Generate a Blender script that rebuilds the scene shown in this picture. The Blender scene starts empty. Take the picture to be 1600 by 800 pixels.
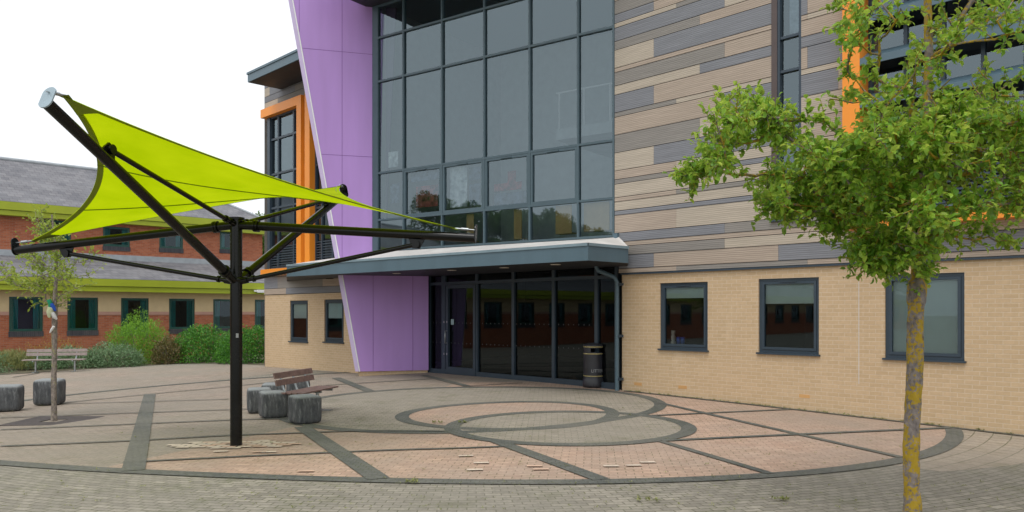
import bpy, bmesh, math, random
from math import radians, sin, cos, pi, tanh, atan2, hypot
from mathutils import Vector, Matrix, noise
random.seed(7)
S = bpy.context.scene
COL = S.collection
# ------------------------------------------------------------------ camera, world, sun, exposure
F = 1250.0; HY = 488.0; EYE = 1.8
cam_d = bpy.data.cameras.new("camera"); cam = bpy.data.objects.new("camera", cam_d); COL.objects.link(cam)
cam.location = (0, 0, EYE); cam.rotation_euler = (pi/2, 0, 0)
cam_d.sensor_width = 36; cam_d.lens = 36*F/1600; cam_d.shift_y = (HY-400)/1600
cam_d.clip_start = 0.1; cam_d.clip_end = 1500
S.camera = cam
SUN_EL, SUN_AZ = 64, 200      # azimuth measured clockwise from +Y
W = bpy.data.worlds.new("World"); S.world = W; W.use_nodes = True
nt = W.node_tree; nt.nodes.clear()
sky = nt.nodes.new('ShaderNodeTexSky'); sky.sky_type = 'NISHITA'; sky.sun_disc = False
sky.sun_elevation = radians(SUN_EL); sky.sun_rotation = radians(SUN_AZ); sky.dust_density = 4; sky.air_density = 1.0
hsv = nt.nodes.new('ShaderNodeHueSaturation'); hsv.inputs['Saturation'].default_value = 0.12
mixw = nt.nodes.new('ShaderNodeMixRGB'); mixw.inputs[0].default_value = 0.72; mixw.inputs[2].default_value = (8.6, 8.9, 9.3, 1)
bg = nt.nodes.new('ShaderNodeBackground'); bg.inputs['Strength'].default_value = 0.12
wo = nt.nodes.new('ShaderNodeOutputWorld')
nt.links.new(sky.outputs[0], hsv.inputs['Color']); nt.links.new(hsv.outputs[0], mixw.inputs[1])
nt.links.new(mixw.outputs[0], bg.inputs['Color']); nt.links.new(bg.outputs[0], wo.inputs[0])
sd = bpy.data.lights.new("sun", 'SUN'); sd.energy = 0.9; sd.angle = radians(25); sd.color = (1, 0.96, 0.9)
so = bpy.data.objects.new("sun", sd); COL.objects.link(so)
az = radians(SUN_AZ); el = radians(SUN_EL)
so.rotation_euler = Vector((-sin(az)*cos(el), -cos(az)*cos(el), -sin(el))).to_track_quat('-Z', 'Y').to_euler()
so.location = (-10, -10, 30)
S.view_settings.view_transform = 'Standard'; S.view_settings.look = 'None'
S.view_settings.exposure = 0.33; S.view_settings.gamma = 1.0
S.render.engine = 'CYCLES'
S.cycles.max_bounces = 10; S.cycles.transparent_max_bounces = 16; S.cycles.glossy_bounces = 5

# ------------------------------------------------------------------ helpers
def gz(x, y):
    a = 10*tanh((x-1)/14); b = 8*tanh((y-17)/11)
    return 0.005889*a+0.016608*b-0.003043*a*a+0.003213*a*b+0.002014*b*b-0.054335
def ray(px, py): return Vector(((px-800)/F, 1.0, -(py-HY)/F))
def at(px, py, Y):
    d = ray(px, py); return Vector((d.x*Y, Y, EYE+d.z*Y))
def onground(px, py):
    d = ray(px, py); t = 1.8/max(1e-3, -d.z)
    for _ in range(25):
        h = EYE-gz(t*d.x, t)
        t = 0.5*t+0.5*min(90, max(2, h/max(1e-3, -d.z)))
    return Vector((t*d.x, t, gz(t*d.x, t)))

class MB:
    def __init__(s): s.v = []; s.f = []; s.m = []; s.sm = []; s.mi = 0
    def add(s, vs, fs, mi=None, smooth=False):
        b = len(s.v); s.v += [tuple(p) for p in vs]
        for f in fs:
            s.f.append(tuple(b+i for i in f)); s.m.append(s.mi if mi is None else mi); s.sm.append(smooth)
    def quad(s, a, b, c, d, mi=None): s.add([a, b, c, d], [(0, 1, 2, 3)], mi)
    def box(s, x0, x1, y0, y1, z0, z1, mi=None, M=None):
        vs = [Vector((x, y, z)) for x in (x0, x1) for y in (y0, y1) for z in (z0, z1)]
        if M is not None: vs = [M @ v for v in vs]
        s.add(vs, [(0, 1, 3, 2), (4, 6, 7, 5), (0, 4, 5, 1), (2, 3, 7, 6), (0, 2, 6, 4), (1, 5, 7, 3)], mi)
    def prism(s, poly, ax, lo, hi, mi=None):
        """poly of 2D points extruded along axis ax ('y' or 'z')"""
        n = len(poly)
        if ax == 'z': vs = [(p[0], p[1], lo) for p in poly]+[(p[0], p[1], hi) for p in poly]
        elif ax == 'y': vs = [(p[0], lo, p[1]) for p in poly]+[(p[0], hi, p[1]) for p in poly]
        else: vs = [(lo, p[0], p[1]) for p in poly]+[(hi, p[0], p[1]) for p in poly]
        s.add(vs, [tuple(range(n))[::-1], tuple(range(n, 2*n))]+[(i, (i+1) % n, n+(i+1) % n, n+i) for i in range(n)], mi)
    def tube(s, pts, r, n=10, mi=None, cap=True):
        pts = [Vector(p) for p in pts]; k = len(pts)
        rs = r if isinstance(r, (list, tuple)) else [r]*k
        vs = []; prev = None
        for i, p in enumerate(pts):
            t = (pts[min(i+1, k-1)]-pts[max(i-1, 0)])
            if t.length < 1e-9: t = Vector((0, 0, 1))
            t.normalize()
            if prev is None:
                a = Vector((0, 0, 1)) if abs(t.z) < 0.9 else Vector((1, 0, 0)); u = t.cross(a).normalized()
            else:
                u = prev-t*prev.dot(t)
                u = u.normalized() if u.length > 1e-6 else t.orthogonal().normalized()
            prev = u; w = t.cross(u)
            for j in range(n):
                q = 2*pi*j/n; vs.append(p+(u*cos(q)+w*sin(q))*rs[i])
        fs = [(i*n+j, i*n+(j+1) % n, (i+1)*n+(j+1) % n, (i+1)*n+j) for i in range(k-1) for j in range(n)]
        s.add(vs, fs, mi, True)
        if cap:
            s.add(vs[:n], [tuple(range(n))[::-1]], mi); s.add(vs[-n:], [tuple(range(n))], mi)
    def lathe(s, prof, c=(0, 0, 0), n=24, mi=None, smooth=True):
        vs = [(c[0]+r*cos(2*pi*j/n), c[1]+r*sin(2*pi*j/n), c[2]+z) for r, z in prof for j in range(n)]
        fs = [(i*n+j, i*n+(j+1) % n, (i+1)*n+(j+1) % n, (i+1)*n+j) for i in range(len(prof)-1) for j in range(n)]
        s.add(vs, fs, mi, smooth)
    def build(s, name, mats, parent=None, M=None, kind=None):
        me = bpy.data.meshes.new(name); me.from_pydata(s.v, [], s.f)
        if not isinstance(mats, (list, tuple)): mats = [mats]
        for m in mats: me.materials.append(m)
        me.polygons.foreach_set('material_index', s.m); me.polygons.foreach_set('use_smooth', s.sm)
        me.update()
        o = bpy.data.objects.new(name, me); COL.objects.link(o)
        if M is not None: o.matrix_world = M
        if parent is not None: attach(o, parent, M if M is not None else Matrix.Identity(4))
        if kind: o['kind'] = kind
        return o
WM = {}
def attach(o, parent, M):
    o.parent = parent
    P = WM.get(parent.name, Matrix.Identity(4))
    o.matrix_parent_inverse = Matrix.Identity(4)
    o.matrix_basis = P.inverted() @ M
    WM[o.name] = M.copy()
def empty(name, loc, label, cat, group=None):
    o = bpy.data.objects.new(name, None); COL.objects.link(o); o.location = loc
    WM[o.name] = Matrix.Translation(Vector(loc)); tag(o, label, cat, group); return o
def tag(o, label=None, cat=None, group=None, kind=None):
    if label: o['label'] = label
    if cat: o['category'] = cat
    if group: o['group'] = group
    if kind: o['kind'] = kind
    return o
def bevel(o, w, seg=2):
    m = o.modifiers.new('bevel', 'BEVEL'); m.width = w; m.segments = seg; m.limit_method = 'ANGLE'; return o

# ------------------------------------------------------------------ materials
class NT:
    def __init__(s, name):
        s.m = bpy.data.materials.new(name); s.m.use_nodes = True; s.t = s.m.node_tree; s.t.nodes.clear()
        s.out = s.n('ShaderNodeOutputMaterial'); s.b = s.n('ShaderNodeBsdfPrincipled'); s.l(s.b.outputs[0], s.out.inputs[0])
    def n(s, t, **k):
        x = s.t.nodes.new(t)
        for a, b in k.items(): setattr(x, a, b)
        return x
    def l(s, a, b): s.t.links.new(a, b)
    def setb(s, **k):
        for a, b in k.items(): s.b.inputs[a.replace('_', ' ')].default_value = b
    def coord(s, scale=(1, 1, 1), rot=(0, 0, 0), loc=(0, 0, 0), src='Object'):
        c = s.n('ShaderNodeTexCoord'); m = s.n('ShaderNodeMapping')
        m.inputs['Scale'].default_value = scale; m.inputs['Rotation'].default_value = rot; m.inputs['Location'].default_value = loc
        s.l(c.outputs[src], m.inputs[0]); return m.outputs[0]
    def noise(s, vec, scale, detail=4, rough=0.55):
        x = s.n('ShaderNodeTexNoise'); x.inputs['Scale'].default_value = scale; x.inputs['Detail'].default_value = detail
        x.inputs['Roughness'].default_value = rough; s.l(vec, x.inputs['Vector']); return x.outputs['Fac']
    def ramp(s, fac, stops):
        x = s.n('ShaderNodeValToRGB'); s.l(fac, x.inputs[0]); e = x.color_ramp.elements
        while len(e) < len(stops): e.new(0.5)
        for i, (p, c) in enumerate(stops):
            e[i].position = p; e[i].color = (c, c, c, 1) if isinstance(c, (int, float)) else (*c, 1)
        return x.outputs[0]
    def mix(s, fac, a, b, mode='MIX'):
        x = s.n('ShaderNodeMixRGB', blend_type=mode)
        for i, v in ((0, fac), (1, a), (2, b)):
            if isinstance(v, (int, float)): x.inputs[i].default_value = v if i == 0 else (v, v, v, 1)
            elif isinstance(v, tuple): x.inputs[i].default_value = (*v, 1)
            else: s.l(v, x.inputs[i])
        return x.outputs[0]
    def math(s, op, a, b=None):
        x = s.n('ShaderNodeMath', operation=op)
        for i, v in ((0, a), (1, b)):
            if v is None: continue
            if isinstance(v, (int, float)): x.inputs[i].default_value = v
            else: s.l(v, x.inputs[i])
        return x.outputs[0]
    def bump(s, h, strength=0.3, dist=0.01):
        x = s.n('ShaderNodeBump'); x.inputs['Strength'].default_value = strength; x.inputs['Distance'].default_value = dist
        s.l(h, x.inputs['Height']); s.l(x.outputs[0], s.b.inputs['Normal'])
def C(r, g, b):      # sRGB 0-255 -> linear
    f = lambda c: ((c/255)/12.92 if c/255 <= 0.04045 else ((c/255+0.055)/1.055)**2.4)
    return (f(r), f(g), f(b))
def mat(name, col, rough=0.5, metal=0.0, var=0.12, nscale=3.0, spec=0.5, bump=0.0, bscale=60, streak=False):
    t = NT(name)
    v = t.coord(scale=(1, 1, 0.12) if streak else (1, 1, 1))
    n = t.noise(v, nscale, 5)
    lo = tuple(c*(1-var) for c in col); hi = tuple(min(1, c*(1+var)) for c in col)
    t.l(t.ramp(n, [(0.3, lo), (0.7, hi)]), t.b.inputs['Base Color'])
    t.l(t.ramp(n, [(0.2, max(0, rough-0.08)), (0.8, min(1, rough+0.08))]), t.b.inputs['Roughness'])
    t.setb(Metallic=metal, Specular_IOR_Level=spec)
    if bump: t.bump(t.noise(t.coord(), bscale, 3), bump, 0.004)
    return t.m
def brickmat(name, c1, c2, mortar, bw=0.225, rh=0.075, ms=0.006, stain=(0.3, 0.25, 0.2), stainamt=0.25, rough=0.85, vary=None):
    t = NT(name)
    c = t.n('ShaderNodeTexCoord'); sp = t.n('ShaderNodeSeparateXYZ'); cb = t.n('ShaderNodeCombineXYZ')
    t.l(c.outputs['Object'], sp.inputs[0])
    h = t.math('ADD', sp.outputs[0], sp.outputs[1])
    t.l(h, cb.inputs[0]); t.l(sp.outputs[2], cb.inputs[1])
    b = t.n('ShaderNodeTexBrick'); t.l(cb.outputs[0], b.inputs['Vector'])
    for k, v in (('Scale', 1), ('Mortar Size', ms), ('Mortar Smooth', 0.3), ('Brick Width', bw), ('Row Height', rh), ('Bias', 0.0)): b.inputs[k].default_value = v
    b.inputs['Color1'].default_value = (*c1, 1); b.inputs['Color2'].default_value = (*c2, 1); b.inputs['Mortar'].default_value = (*mortar, 1)
    n1 = t.noise(cb.outputs[0], 0.6, 6, 0.6); n2 = t.noise(cb.outputs[0], 14, 3)
    col = t.mix(t.ramp(n1, [(0.5, 0.0), (0.8, stainamt)]), b.outputs['Color'], stain)
    col = t.mix(t.ramp(n2, [(0.35, 0.0), (0.75, 0.22)]), col, tuple(x*0.6 for x in c1))
    # pale efflorescence streaks
    n3 = t.noise(t.coord(scale=(1.2, 1.2, 0.35)), 1.0, 6, 0.7)
    col = t.mix(t.ramp(n3, [(0.6, 0.0), (0.75, 0.22)]), col, tuple(min(1, x*1.25) for x in mortar))
    t.l(col, t.b.inputs['Base Color']); t.setb(Roughness=rough, Specular_IOR_Level=0.25)
    inv = t.math('SUBTRACT', 1.0, b.outputs['Fac'])
    t.bump(t.math('ADD', inv, t.math('MULTIPLY', n2, 0.5)), 0.5, 0.006)
    return t.m
DC = (-0.886, 18.671)
def pavemat(name, cols, mortar, bw=0.2, rh=0.1, ang=0.0, polar=False, moss=0.35, ms=0.006, pinkfield=None):
    """block paving laid in rows; cols = (c1, c2, patch colour)"""
    t = NT(name)
    c = t.n('ShaderNodeTexCoord')
    if polar:
        sp = t.n('ShaderNodeSeparateXYZ'); mp = t.n('ShaderNodeMapping'); mp.inputs['Location'].default_value = (-DC[0], -DC[1], 0)
        t.l(c.outputs['Object'], mp.inputs[0]); t.l(mp.outputs[0], sp.inputs[0])
        r = t.math('SQRT', t.math('ADD', t.math('MULTIPLY', sp.outputs[0], sp.outputs[0]), t.math('MULTIPLY', sp.outputs[1], sp.outputs[1])))
        th = t.math('ARCTAN2', sp.outputs[0], t.math('MULTIPLY', sp.outputs[1], -1.0))
        cb = t.n('ShaderNodeCombineXYZ'); t.l(t.math('MULTIPLY', th, 12.0), cb.inputs[0]); t.l(r, cb.inputs[1]); vec = cb.outputs[0]
    else:
        mp = t.n('ShaderNodeMapping'); mp.inputs['Rotation'].default_value = (0, 0, ang); t.l(c.outputs['Object'], mp.inputs[0])
        sp0 = t.n('ShaderNodeSeparateXYZ'); t.l(mp.outputs[0], sp0.inputs[0]); cb0 = t.n('ShaderNodeCombineXYZ')
        t.l(sp0.outputs[0], cb0.inputs[0]); t.l(sp0.outputs[1], cb0.inputs[1]); vec = cb0.outputs[0]
    wob = t.n('ShaderNodeTexNoise'); wob.inputs['Scale'].default_value = 3.0; t.l(c.outputs['Object'], wob.inputs['Vector'])
    va = t.n('ShaderNodeVectorMath', operation='SCALE'); t.l(wob.outputs['Color'], va.inputs[0]); va.inputs['Scale'].default_value = 0.012
    vb = t.n('ShaderNodeVectorMath', operation='ADD'); t.l(vec, vb.inputs[0]); t.l(va.outputs[0], vb.inputs[1])
    fl = t.n('ShaderNodeSeparateXYZ'); t.l(vb.outputs[0], fl.inputs[0]); f2 = t.n('ShaderNodeCombineXYZ'); t.l(fl.outputs[0], f2.inputs[0]); t.l(fl.outputs[1], f2.inputs[1])
    b = t.n('ShaderNodeTexBrick'); t.l(f2.outputs[0], b.inputs['Vector'])
    for k, v in (('Scale', 1), ('Mortar Size', ms), ('Mortar Smooth', 0.4), ('Brick Width', bw), ('Row Height', rh), ('Bias', 0.0)): b.inputs[k].default_value = v
    b.inputs['Color1'].default_value = (*cols[0], 1); b.inputs['Color2'].default_value = (*cols[1], 1)
    ob = c.outputs['Object']
    nm = t.noise(ob, 0.5, 6, 0.65); nf = t.noise(ob, 25, 4); ns = t.noise(ob, 1.7, 5, 0.7); ng = t.noise(ob, 7, 4, 0.6)
    green = (0.085, 0.10, 0.035)
    mort = t.mix(t.ramp(ns, [(0.42, 0.0), (0.62, 1.0)]), mortar, green)
    t.l(mort, b.inputs['Mortar'])
    col = b.outputs['Color']
    col = t.mix(t.ramp(nm, [(0.42, 0.0), (0.62, 0.75)]), col, cols[2])
    col = t.mix(t.ramp(b.outputs['Fac'], [(0.3, 0.0), (0.9, 0.85)]), col, mort)
    col = t.mix(t.ramp(ng, [(0.3, 0.35), (0.6, 0.0)]), col, tuple(x*0.62 for x in cols[0]))
    nl = t.noise(ob, 0.22, 5, 0.6)
    col = t.mix(t.ramp(nl, [(0.45, 0.0), (0.60, 0.55)]), col, tuple((cols[2][i]*0.55+(0.20, 0.185, 0.15)[i]*0.5) for i in range(3)))
    col = t.mix(t.ramp(ns, [(0.55, 0.0), (0.75, moss)]), col, (0.12, 0.125, 0.055))
    col = t.mix(t.ramp(nf, [(0.35, 0.3), (0.55, 0.0)]), col, tuple(x*0.5 for x in cols[0]))
    t.l(col, t.b.inputs['Base Color']); t.setb(Roughness=0.88, Specular_IOR_Level=0.25)
    t.bump(t.math('ADD', t.math('SUBTRACT', 1.0, b.outputs['Fac']), t.math('MULTIPLY', nf, 0.4)), 0.6, 0.006)
    return t.m
def glassmat(name, refl=0.16, tint=(0.33, 0.38, 0.40)):
    t = NT(name); t.t.nodes.remove(t.b)
    lw = t.n('ShaderNodeFresnel'); lw.inputs['IOR'].default_value = 1.5
    fac = t.math('MAXIMUM', t.math('ADD', t.math('MULTIPLY', lw.outputs[0], 1.1), refl), 0.0)
    fac = t.math('MINIMUM', fac, 1.0)
    tr = t.n('ShaderNodeBsdfTransparent'); tr.inputs[0].default_value = (*tint, 1)
    gl = t.n('ShaderNodeBsdfGlossy'); gl.inputs['Roughness'].default_value = 0.012; gl.inputs['Color'].default_value = (0.70, 0.85, 0.91, 1)
    bp = t.n('ShaderNodeBump'); bp.inputs['Strength'].default_value = 0.03; bp.inputs['Distance'].default_value = 0.02
    t.l(t.noise(t.coord(), 0.8, 1), bp.inputs['Height']); t.l(bp.outputs[0], gl.inputs['Normal'])
    mx = t.n('ShaderNodeMixShader'); t.l(fac, mx.inputs[0]); t.l(tr.outputs[0], mx.inputs[1]); t.l(gl.outputs[0], mx.inputs[2])
    t.l(mx.outputs[0], t.out.inputs[0]); return t.m
def leafmat(name, cols, trans=0.35):
    t = NT(name)
    g = t.n('ShaderNodeNewGeometry'); n = t.noise(t.coord(), 1.1, 2)
    f = t.math('ADD', t.math('MULTIPLY', g.outputs['Random Per Island'], 0.7), t.math('MULTIPLY', n, 0.3))
    k = len(cols)
    col = t.ramp(f, [(0.1+0.8*i/(k-1), c) for i, c in enumerate(cols)])
    t.l(col, t.b.inputs['Base Color']); t.setb(Roughness=0.42, Specular_IOR_Level=0.45)
    tr = t.n('ShaderNodeBsdfTranslucent'); t.l(t.mix(0.5, col, tuple(min(1, c*1.6) for c in cols[-1])), tr.inputs[0])
    mx = t.n('ShaderNodeMixShader'); mx.inputs[0].default_value = trans
    t.l(t.b.outputs[0], mx.inputs[1]); t.l(tr.outputs[0], mx.inputs[2]); t.l(mx.outputs[0], t.out.inputs[0]); return t.m
def barkmat(name, base, lichen, amt):
    t = NT(name); v = t.coord(scale=(1, 1, 0.6))
    n = t.noise(v, 26, 6, 0.6); l0_ = t.noise(t.coord(), 7, 4, 0.6); l1_ = t.noise(t.coord(), 38, 4, 0.65); l = t.math('ADD', t.math('MULTIPLY', l0_, 0.55), t.math('MULTIPLY', l1_, 0.45))
    col = t.ramp(n, [(0.3, tuple(c*0.45 for c in base)), (0.7, tuple(c*1.4 for c in base))])
    col = t.mix(t.ramp(l, [(0.58-amt*0.13, 0.0), (0.63-amt*0.13, 0.95)]), col, t.mix(n, tuple(c*0.6 for c in lichen), tuple(c*1.25 for c in lichen)))
    t.l(col, t.b.inputs['Base Color']); t.setb(Roughness=0.9, Specular_IOR_Level=0.2)
    t.bump(t.math('ADD', n, t.math('MULTIPLY', l, 1.5)), 0.8, 0.008); return t.m

M_buff = brickmat('buff brick', (0.56, 0.405, 0.245), (0.62, 0.455, 0.285), (0.66, 0.54, 0.39), stain=(0.53, 0.375, 0.225))
M_red = brickmat('red brick', (0.34, 0.095, 0.045), (0.47, 0.16, 0.08), (0.34, 0.24, 0.18), stain=(0.22, 0.08, 0.05))
M_sillbrick = brickmat('blue sill brick', (0.045, 0.045, 0.055), (0.07, 0.068, 0.075), (0.13, 0.12, 0.12), bw=0.075, rh=0.4)
M_render = mat('cream render', (0.60, 0.46, 0.27), 0.9, var=0.06, bump=0.2)
M_pink = mat('pink stone band', (0.47, 0.27, 0.21), 0.85, var=0.1)
M_lime = mat('lime green fascia', (0.34, 0.40, 0.02), 0.45, var=0.07, nscale=1.0)
M_frame = mat('blue grey frame', (0.034, 0.054, 0.075), 0.4, var=0.08, spec=0.5)
M_fascia = mat('blue grey fascia', (0.088, 0.145, 0.18), 0.4, var=0.10, nscale=1.5, spec=0.5, streak=True)
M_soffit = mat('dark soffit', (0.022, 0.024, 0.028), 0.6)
M_frame2 = mat('curtain wall frame', (0.065, 0.105, 0.125), 0.4, var=0.08)
M_green = mat('dark green frame', (0.012, 0.07, 0.055), 0.4)
M_orange = mat('orange panel', (0.90, 0.30, 0.025), 0.4, var=0.04, nscale=1.0)
M_purple = mat('lilac panel', (0.45, 0.265, 0.62), 0.42, var=0.08, nscale=1.6, spec=0.4, streak=True)
M_lilac = mat('pale lilac trim', (0.55, 0.46, 0.68), 0.4, var=0.04)
M_white = mat('white trim', (0.80, 0.80, 0.80), 0.4, var=0.04)
M_membrane = mat('pale roof membrane', (0.62, 0.60, 0.57), 0.6, var=0.12, nscale=1.3)
M_joint = mat('dark joint', (0.012, 0.012, 0.014), 0.9)
M_pjoint = mat('purple joint', (0.20, 0.09, 0.30), 0.8)
M_black = mat('black painted steel', (0.004, 0.0045, 0.004), 0.25, var=0.3, spec=0.3)
M_steel = mat('galvanised steel', (0.42, 0.45, 0.46), 0.35, metal=0.8, var=0.15, nscale=8)
M_cap = mat('pale blue end plate', (0.30, 0.38, 0.42), 0.35, metal=0.3)
M_glass = glassmat('tinted glass', 0.13, (0.66, 0.72, 0.74))
M_glassd = glassmat('entrance glass', -0.01, (0.22, 0.23, 0.24))
M_glassl = glassmat('window glass', 0.02, (0.68, 0.72, 0.72))
M_room = mat('dim room wall', (0.07, 0.06, 0.06), 0.9)
M_roomlight = mat('pale room wall', (0.42, 0.45, 0.46), 0.9)
M_blind = mat('grey green blind', (0.62, 0.70, 0.67), 0.9, var=0.04)
M_teal = mat('teal curtain', (0.02, 0.30, 0.30), 0.9, var=0.4, nscale=9, streak=True)
M_louvre = mat('louvre blade', (0.05, 0.075, 0.09), 0.45)
M_slat = mat('brown bench slat', (0.19, 0.12, 0.105), 0.7, var=0.25, nscale=12)
M_slatg = mat('grey brown bench slat', (0.29, 0.235, 0.215), 0.75, var=0.2, nscale=12)
M_bin = mat('bin plastic', (0.028, 0.028, 0.034), 0.42, var=0.2)
M_gold = mat('gold band', (0.46, 0.38, 0.16), 0.45)
M_txt = mat('pale lettering', (0.32, 0.33, 0.33), 0.6)
M_soil = mat('planting soil', (0.11, 0.095, 0.055), 0.95, var=0.4, nscale=4, bump=0.5)
M_dark = pavemat('charcoal block paving', ((0.10, 0.108, 0.10), (0.15, 0.155, 0.142), (0.19, 0.185, 0.16)), (0.10, 0.10, 0.08), bw=0.1, rh=0.1, moss=0.15)
M_cream = mat('cream replacement block', (0.60, 0.50, 0.40), 0.9, var=0.25, nscale=9)
M_pinkb = mat('pink replacement block', (0.55, 0.38, 0.28), 0.9, var=0.2, nscale=9)

def slate():
    t = NT('slate roof'); c = t.n('ShaderNodeTexCoord'); mp = t.n('ShaderNodeMapping'); t.l(c.outputs['Object'], mp.inputs[0])
    sp = t.n('ShaderNodeSeparateXYZ'); t.l(mp.outputs[0], sp.inputs[0]); cb = t.n('ShaderNodeCombineXYZ')
    t.l(sp.outputs[0], cb.inputs[0]); t.l(t.math('MULTIPLY', sp.outputs[2], 1.9), cb.inputs[1])
    b = t.n('ShaderNodeTexBrick'); t.l(cb.outputs[0], b.inputs['Vector'])
    for k, v in (('Scale', 1), ('Mortar Size', 0.012), ('Brick Width', 0.3), ('Row Height', 0.26), ('Mortar Smooth', 0.5)): b.inputs[k].default_value = v
    b.inputs['Color1'].default_value = (0.115, 0.115, 0.13, 1); b.inputs['Color2'].default_value = (0.18, 0.175, 0.185, 1); b.inputs['Mortar'].default_value = (0.055, 0.055, 0.065, 1)
    n = t.noise(t.coord(scale=(0.6, 1, 1)), 1.3, 6, 0.65)
    col = t.mix(t.ramp(n, [(0.4, 0.0), (0.75, 0.5)]), b.outputs['Color'], (0.30, 0.30, 0.31))
    t.l(col, t.b.inputs['Base Color']); t.setb(Roughness=0.65); t.bump(b.outputs['Fac'], 0.4, 0.01); return t.m
M_slate = slate()
M_lead = mat('grey lead flashing', (0.33, 0.36, 0.38), 0.6, var=0.15)
def cladmat(name, col):
    t = NT(name); v = t.coord(scale=(0.55, 1, 30)); n = t.noise(v, 2.2, 6, 0.7); n2 = t.noise(t.coord(scale=(0.15, 1, 1.4)), 2.0, 4, 0.6)
    w = t.n('ShaderNodeTexWave', wave_type='BANDS', bands_direction='Z'); w.inputs['Scale'].default_value = 8; w.inputs['Distortion'].default_value = 1.2
    w.inputs['Detail'].default_value = 2; t.l(t.coord(), w.inputs[0])
    c = t.ramp(n, [(0.3, tuple(x*0.70 for x in col)), (0.7, tuple(x*1.22 for x in col))])
    c = t.mix(t.ramp(n2, [(0.35, 0.0), (0.7, 0.32)]), c, tuple(x*0.68 for x in col))
    c = t.mix(t.ramp(w.outputs['Fac'], [(0.0, 0.55), (0.5, 0.0)]), c, tuple(x*0.5 for x in col))
    t.l(c, t.b.inputs['Base Color']); t.setb(Roughness=0.75, Specular_IOR_Level=0.3)
    t.bump(t.math('ADD', n, w.outputs['Fac']), 0.35, 0.004); return t.m
CL = [cladmat('warm tan cladding', (0.47, 0.385, 0.31)), cladmat('light tan cladding', (0.53, 0.46, 0.37)),
      cladmat('blue grey cladding', (0.25, 0.258, 0.28)), cladmat('brown grey cladding', (0.30, 0.28, 0.255)), M_joint]

def sailmat():
    t = NT('lime shade cloth')
    n = t.noise(t.coord(), 1.5, 3)
    col = t.ramp(n, [(0.3, (0.46, 0.63, 0.0)), (0.7, (0.58, 0.73, 0.004))])
    df = t.b; t.l(col, df.inputs['Base Color']); t.setb(Roughness=0.8, Specular_IOR_Level=0.1)
    tr = t.n('ShaderNodeBsdfTranslucent'); t.l(col, tr.inputs[0]); mx = t.n('ShaderNodeMixShader'); mx.inputs[0].default_value = 0.55
    t.l(df.outputs[0], mx.inputs[1]); t.l(tr.outputs[0], mx.inputs[2]); t.l(mx.outputs[0], t.out.inputs[0]); return t.m
M_sail = sailmat()
M_seam = mat('olive seam', (0.17, 0.25, 0.0), 0.8)
M_sail2 = mat('doubled shade cloth', (0.22, 0.30, 0.0), 0.8)

# ------------------------------------------------------------------ ground
def axis(lo, hi, flo, fhi, step, big):
    a = []; x = flo
    while x <= fhi: a.append(x); x += step
    x = fhi; d = step
    while x < hi: d *= big; x += d; a.append(min(x, hi))
    x = flo; d = step
    while x > lo: d *= big; x -= d; a.insert(0, max(x, lo))
    return a
LK = 0.42   # vertical step between the flush paving sheets
xs = axis(-400, 400, -24, 13, 0.2, 1.35); ys = axis(-200, 600, 1, 36, 0.2, 1.35)
mb = MB()
mb.add([(x, y, gz(x, y)) for y in ys for x in xs],
       [(j*len(xs)+i, j*len(xs)+i+1, (j+1)*len(xs)+i+1, (j+1)*len(xs)+i) for j in range(len(ys)-1) for i in range(len(xs)-1)], smooth=True)
M_outer = pavemat('grey tan block paving', ((0.25, 0.228, 0.19), (0.41, 0.37, 0.305), (0.30, 0.275, 0.23)), (0.15, 0.135, 0.095), polar=True, moss=0.5, ms=0.008)
M_pinkpave = pavemat('pink brown block paving', ((0.33, 0.27, 0.22), (0.45, 0.355, 0.285), (0.34, 0.30, 0.245)), (0.20, 0.175, 0.14), ang=0.08, moss=0.3, ms=0.006)
M_pinkr = pavemat('salmon block paving', ((0.47, 0.32, 0.24), (0.60, 0.42, 0.315), (0.43, 0.34, 0.275)), (0.27, 0.21, 0.16), ang=0.1, moss=0.25, ms=0.006)
M_grey = pavemat('stone grey block paving', ((0.32, 0.28, 0.225), (0.42, 0.37, 0.30), (0.345, 0.31, 0.255)), (0.20, 0.18, 0.14), ang=0.05, moss=0.5, ms=0.006)
M_flag = pavemat('curved light paving', ((0.36, 0.30, 0.235), (0.46, 0.385, 0.30), (0.38, 0.33, 0.27)), (0.20, 0.185, 0.12), bw=0.30, rh=0.26, polar=True, moss=0.4, ms=0.010)
tag(mb.build('ground', M_outer), kind='structure')

def fourier_ring(pts, order=3):
    """smooth closed curve on the ground through traced points"""
    P = [onground(*p) for p in pts]
    cx = (min(p.x for p in P)+max(p.x for p in P))/2; cy = (min(p.y for p in P)+max(p.y for p in P))/2
    for _ in range(3):   # algebraic circle centre refinement
        r = [hypot(p.x-cx, p.y-cy) for p in P]; R = sum(r)/len(r)
        cx += sum((ri-R)*(p.x-cx)/ri for ri, p in zip(r, P))*2/len(P)*0.5; cy += sum((ri-R)*(p.y-cy)/ri for ri, p in zip(r, P))*2/len(P)*0.5
    import numpy as np
    th = np.array([atan2(p.y-cy, p.x-cx) for p in P]); r = np.array([hypot(p.x-cx, p.y-cy) for p in P])
    A = [np.ones_like(th)]
    for k in range(1, order+1): A += [np.cos(k*th), np.sin(k*th)]
    A = np.array(A).T
    reg = np.diag([0]+[0.02*k*k for k in range(1, order+1) for _ in (0, 1)])*len(P)*0.3
    c = np.linalg.solve(A.T@A+reg, A.T@r)
    def f(t):
        v = c[0]
        for k in range(1, order+1): v += c[2*k-1]*cos(k*t)+c[2*k]*sin(k*t)
        return float(v)
    return cx, cy, f
TA = [(626.5, 652.8), (670, 638), (733, 632.5), (850, 628.4), (897, 631), (944, 639.4), (959, 647.5), (934, 660), (887.5, 667), (850, 669), (756, 672.3), (694, 668), (654.7, 662)]
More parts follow.
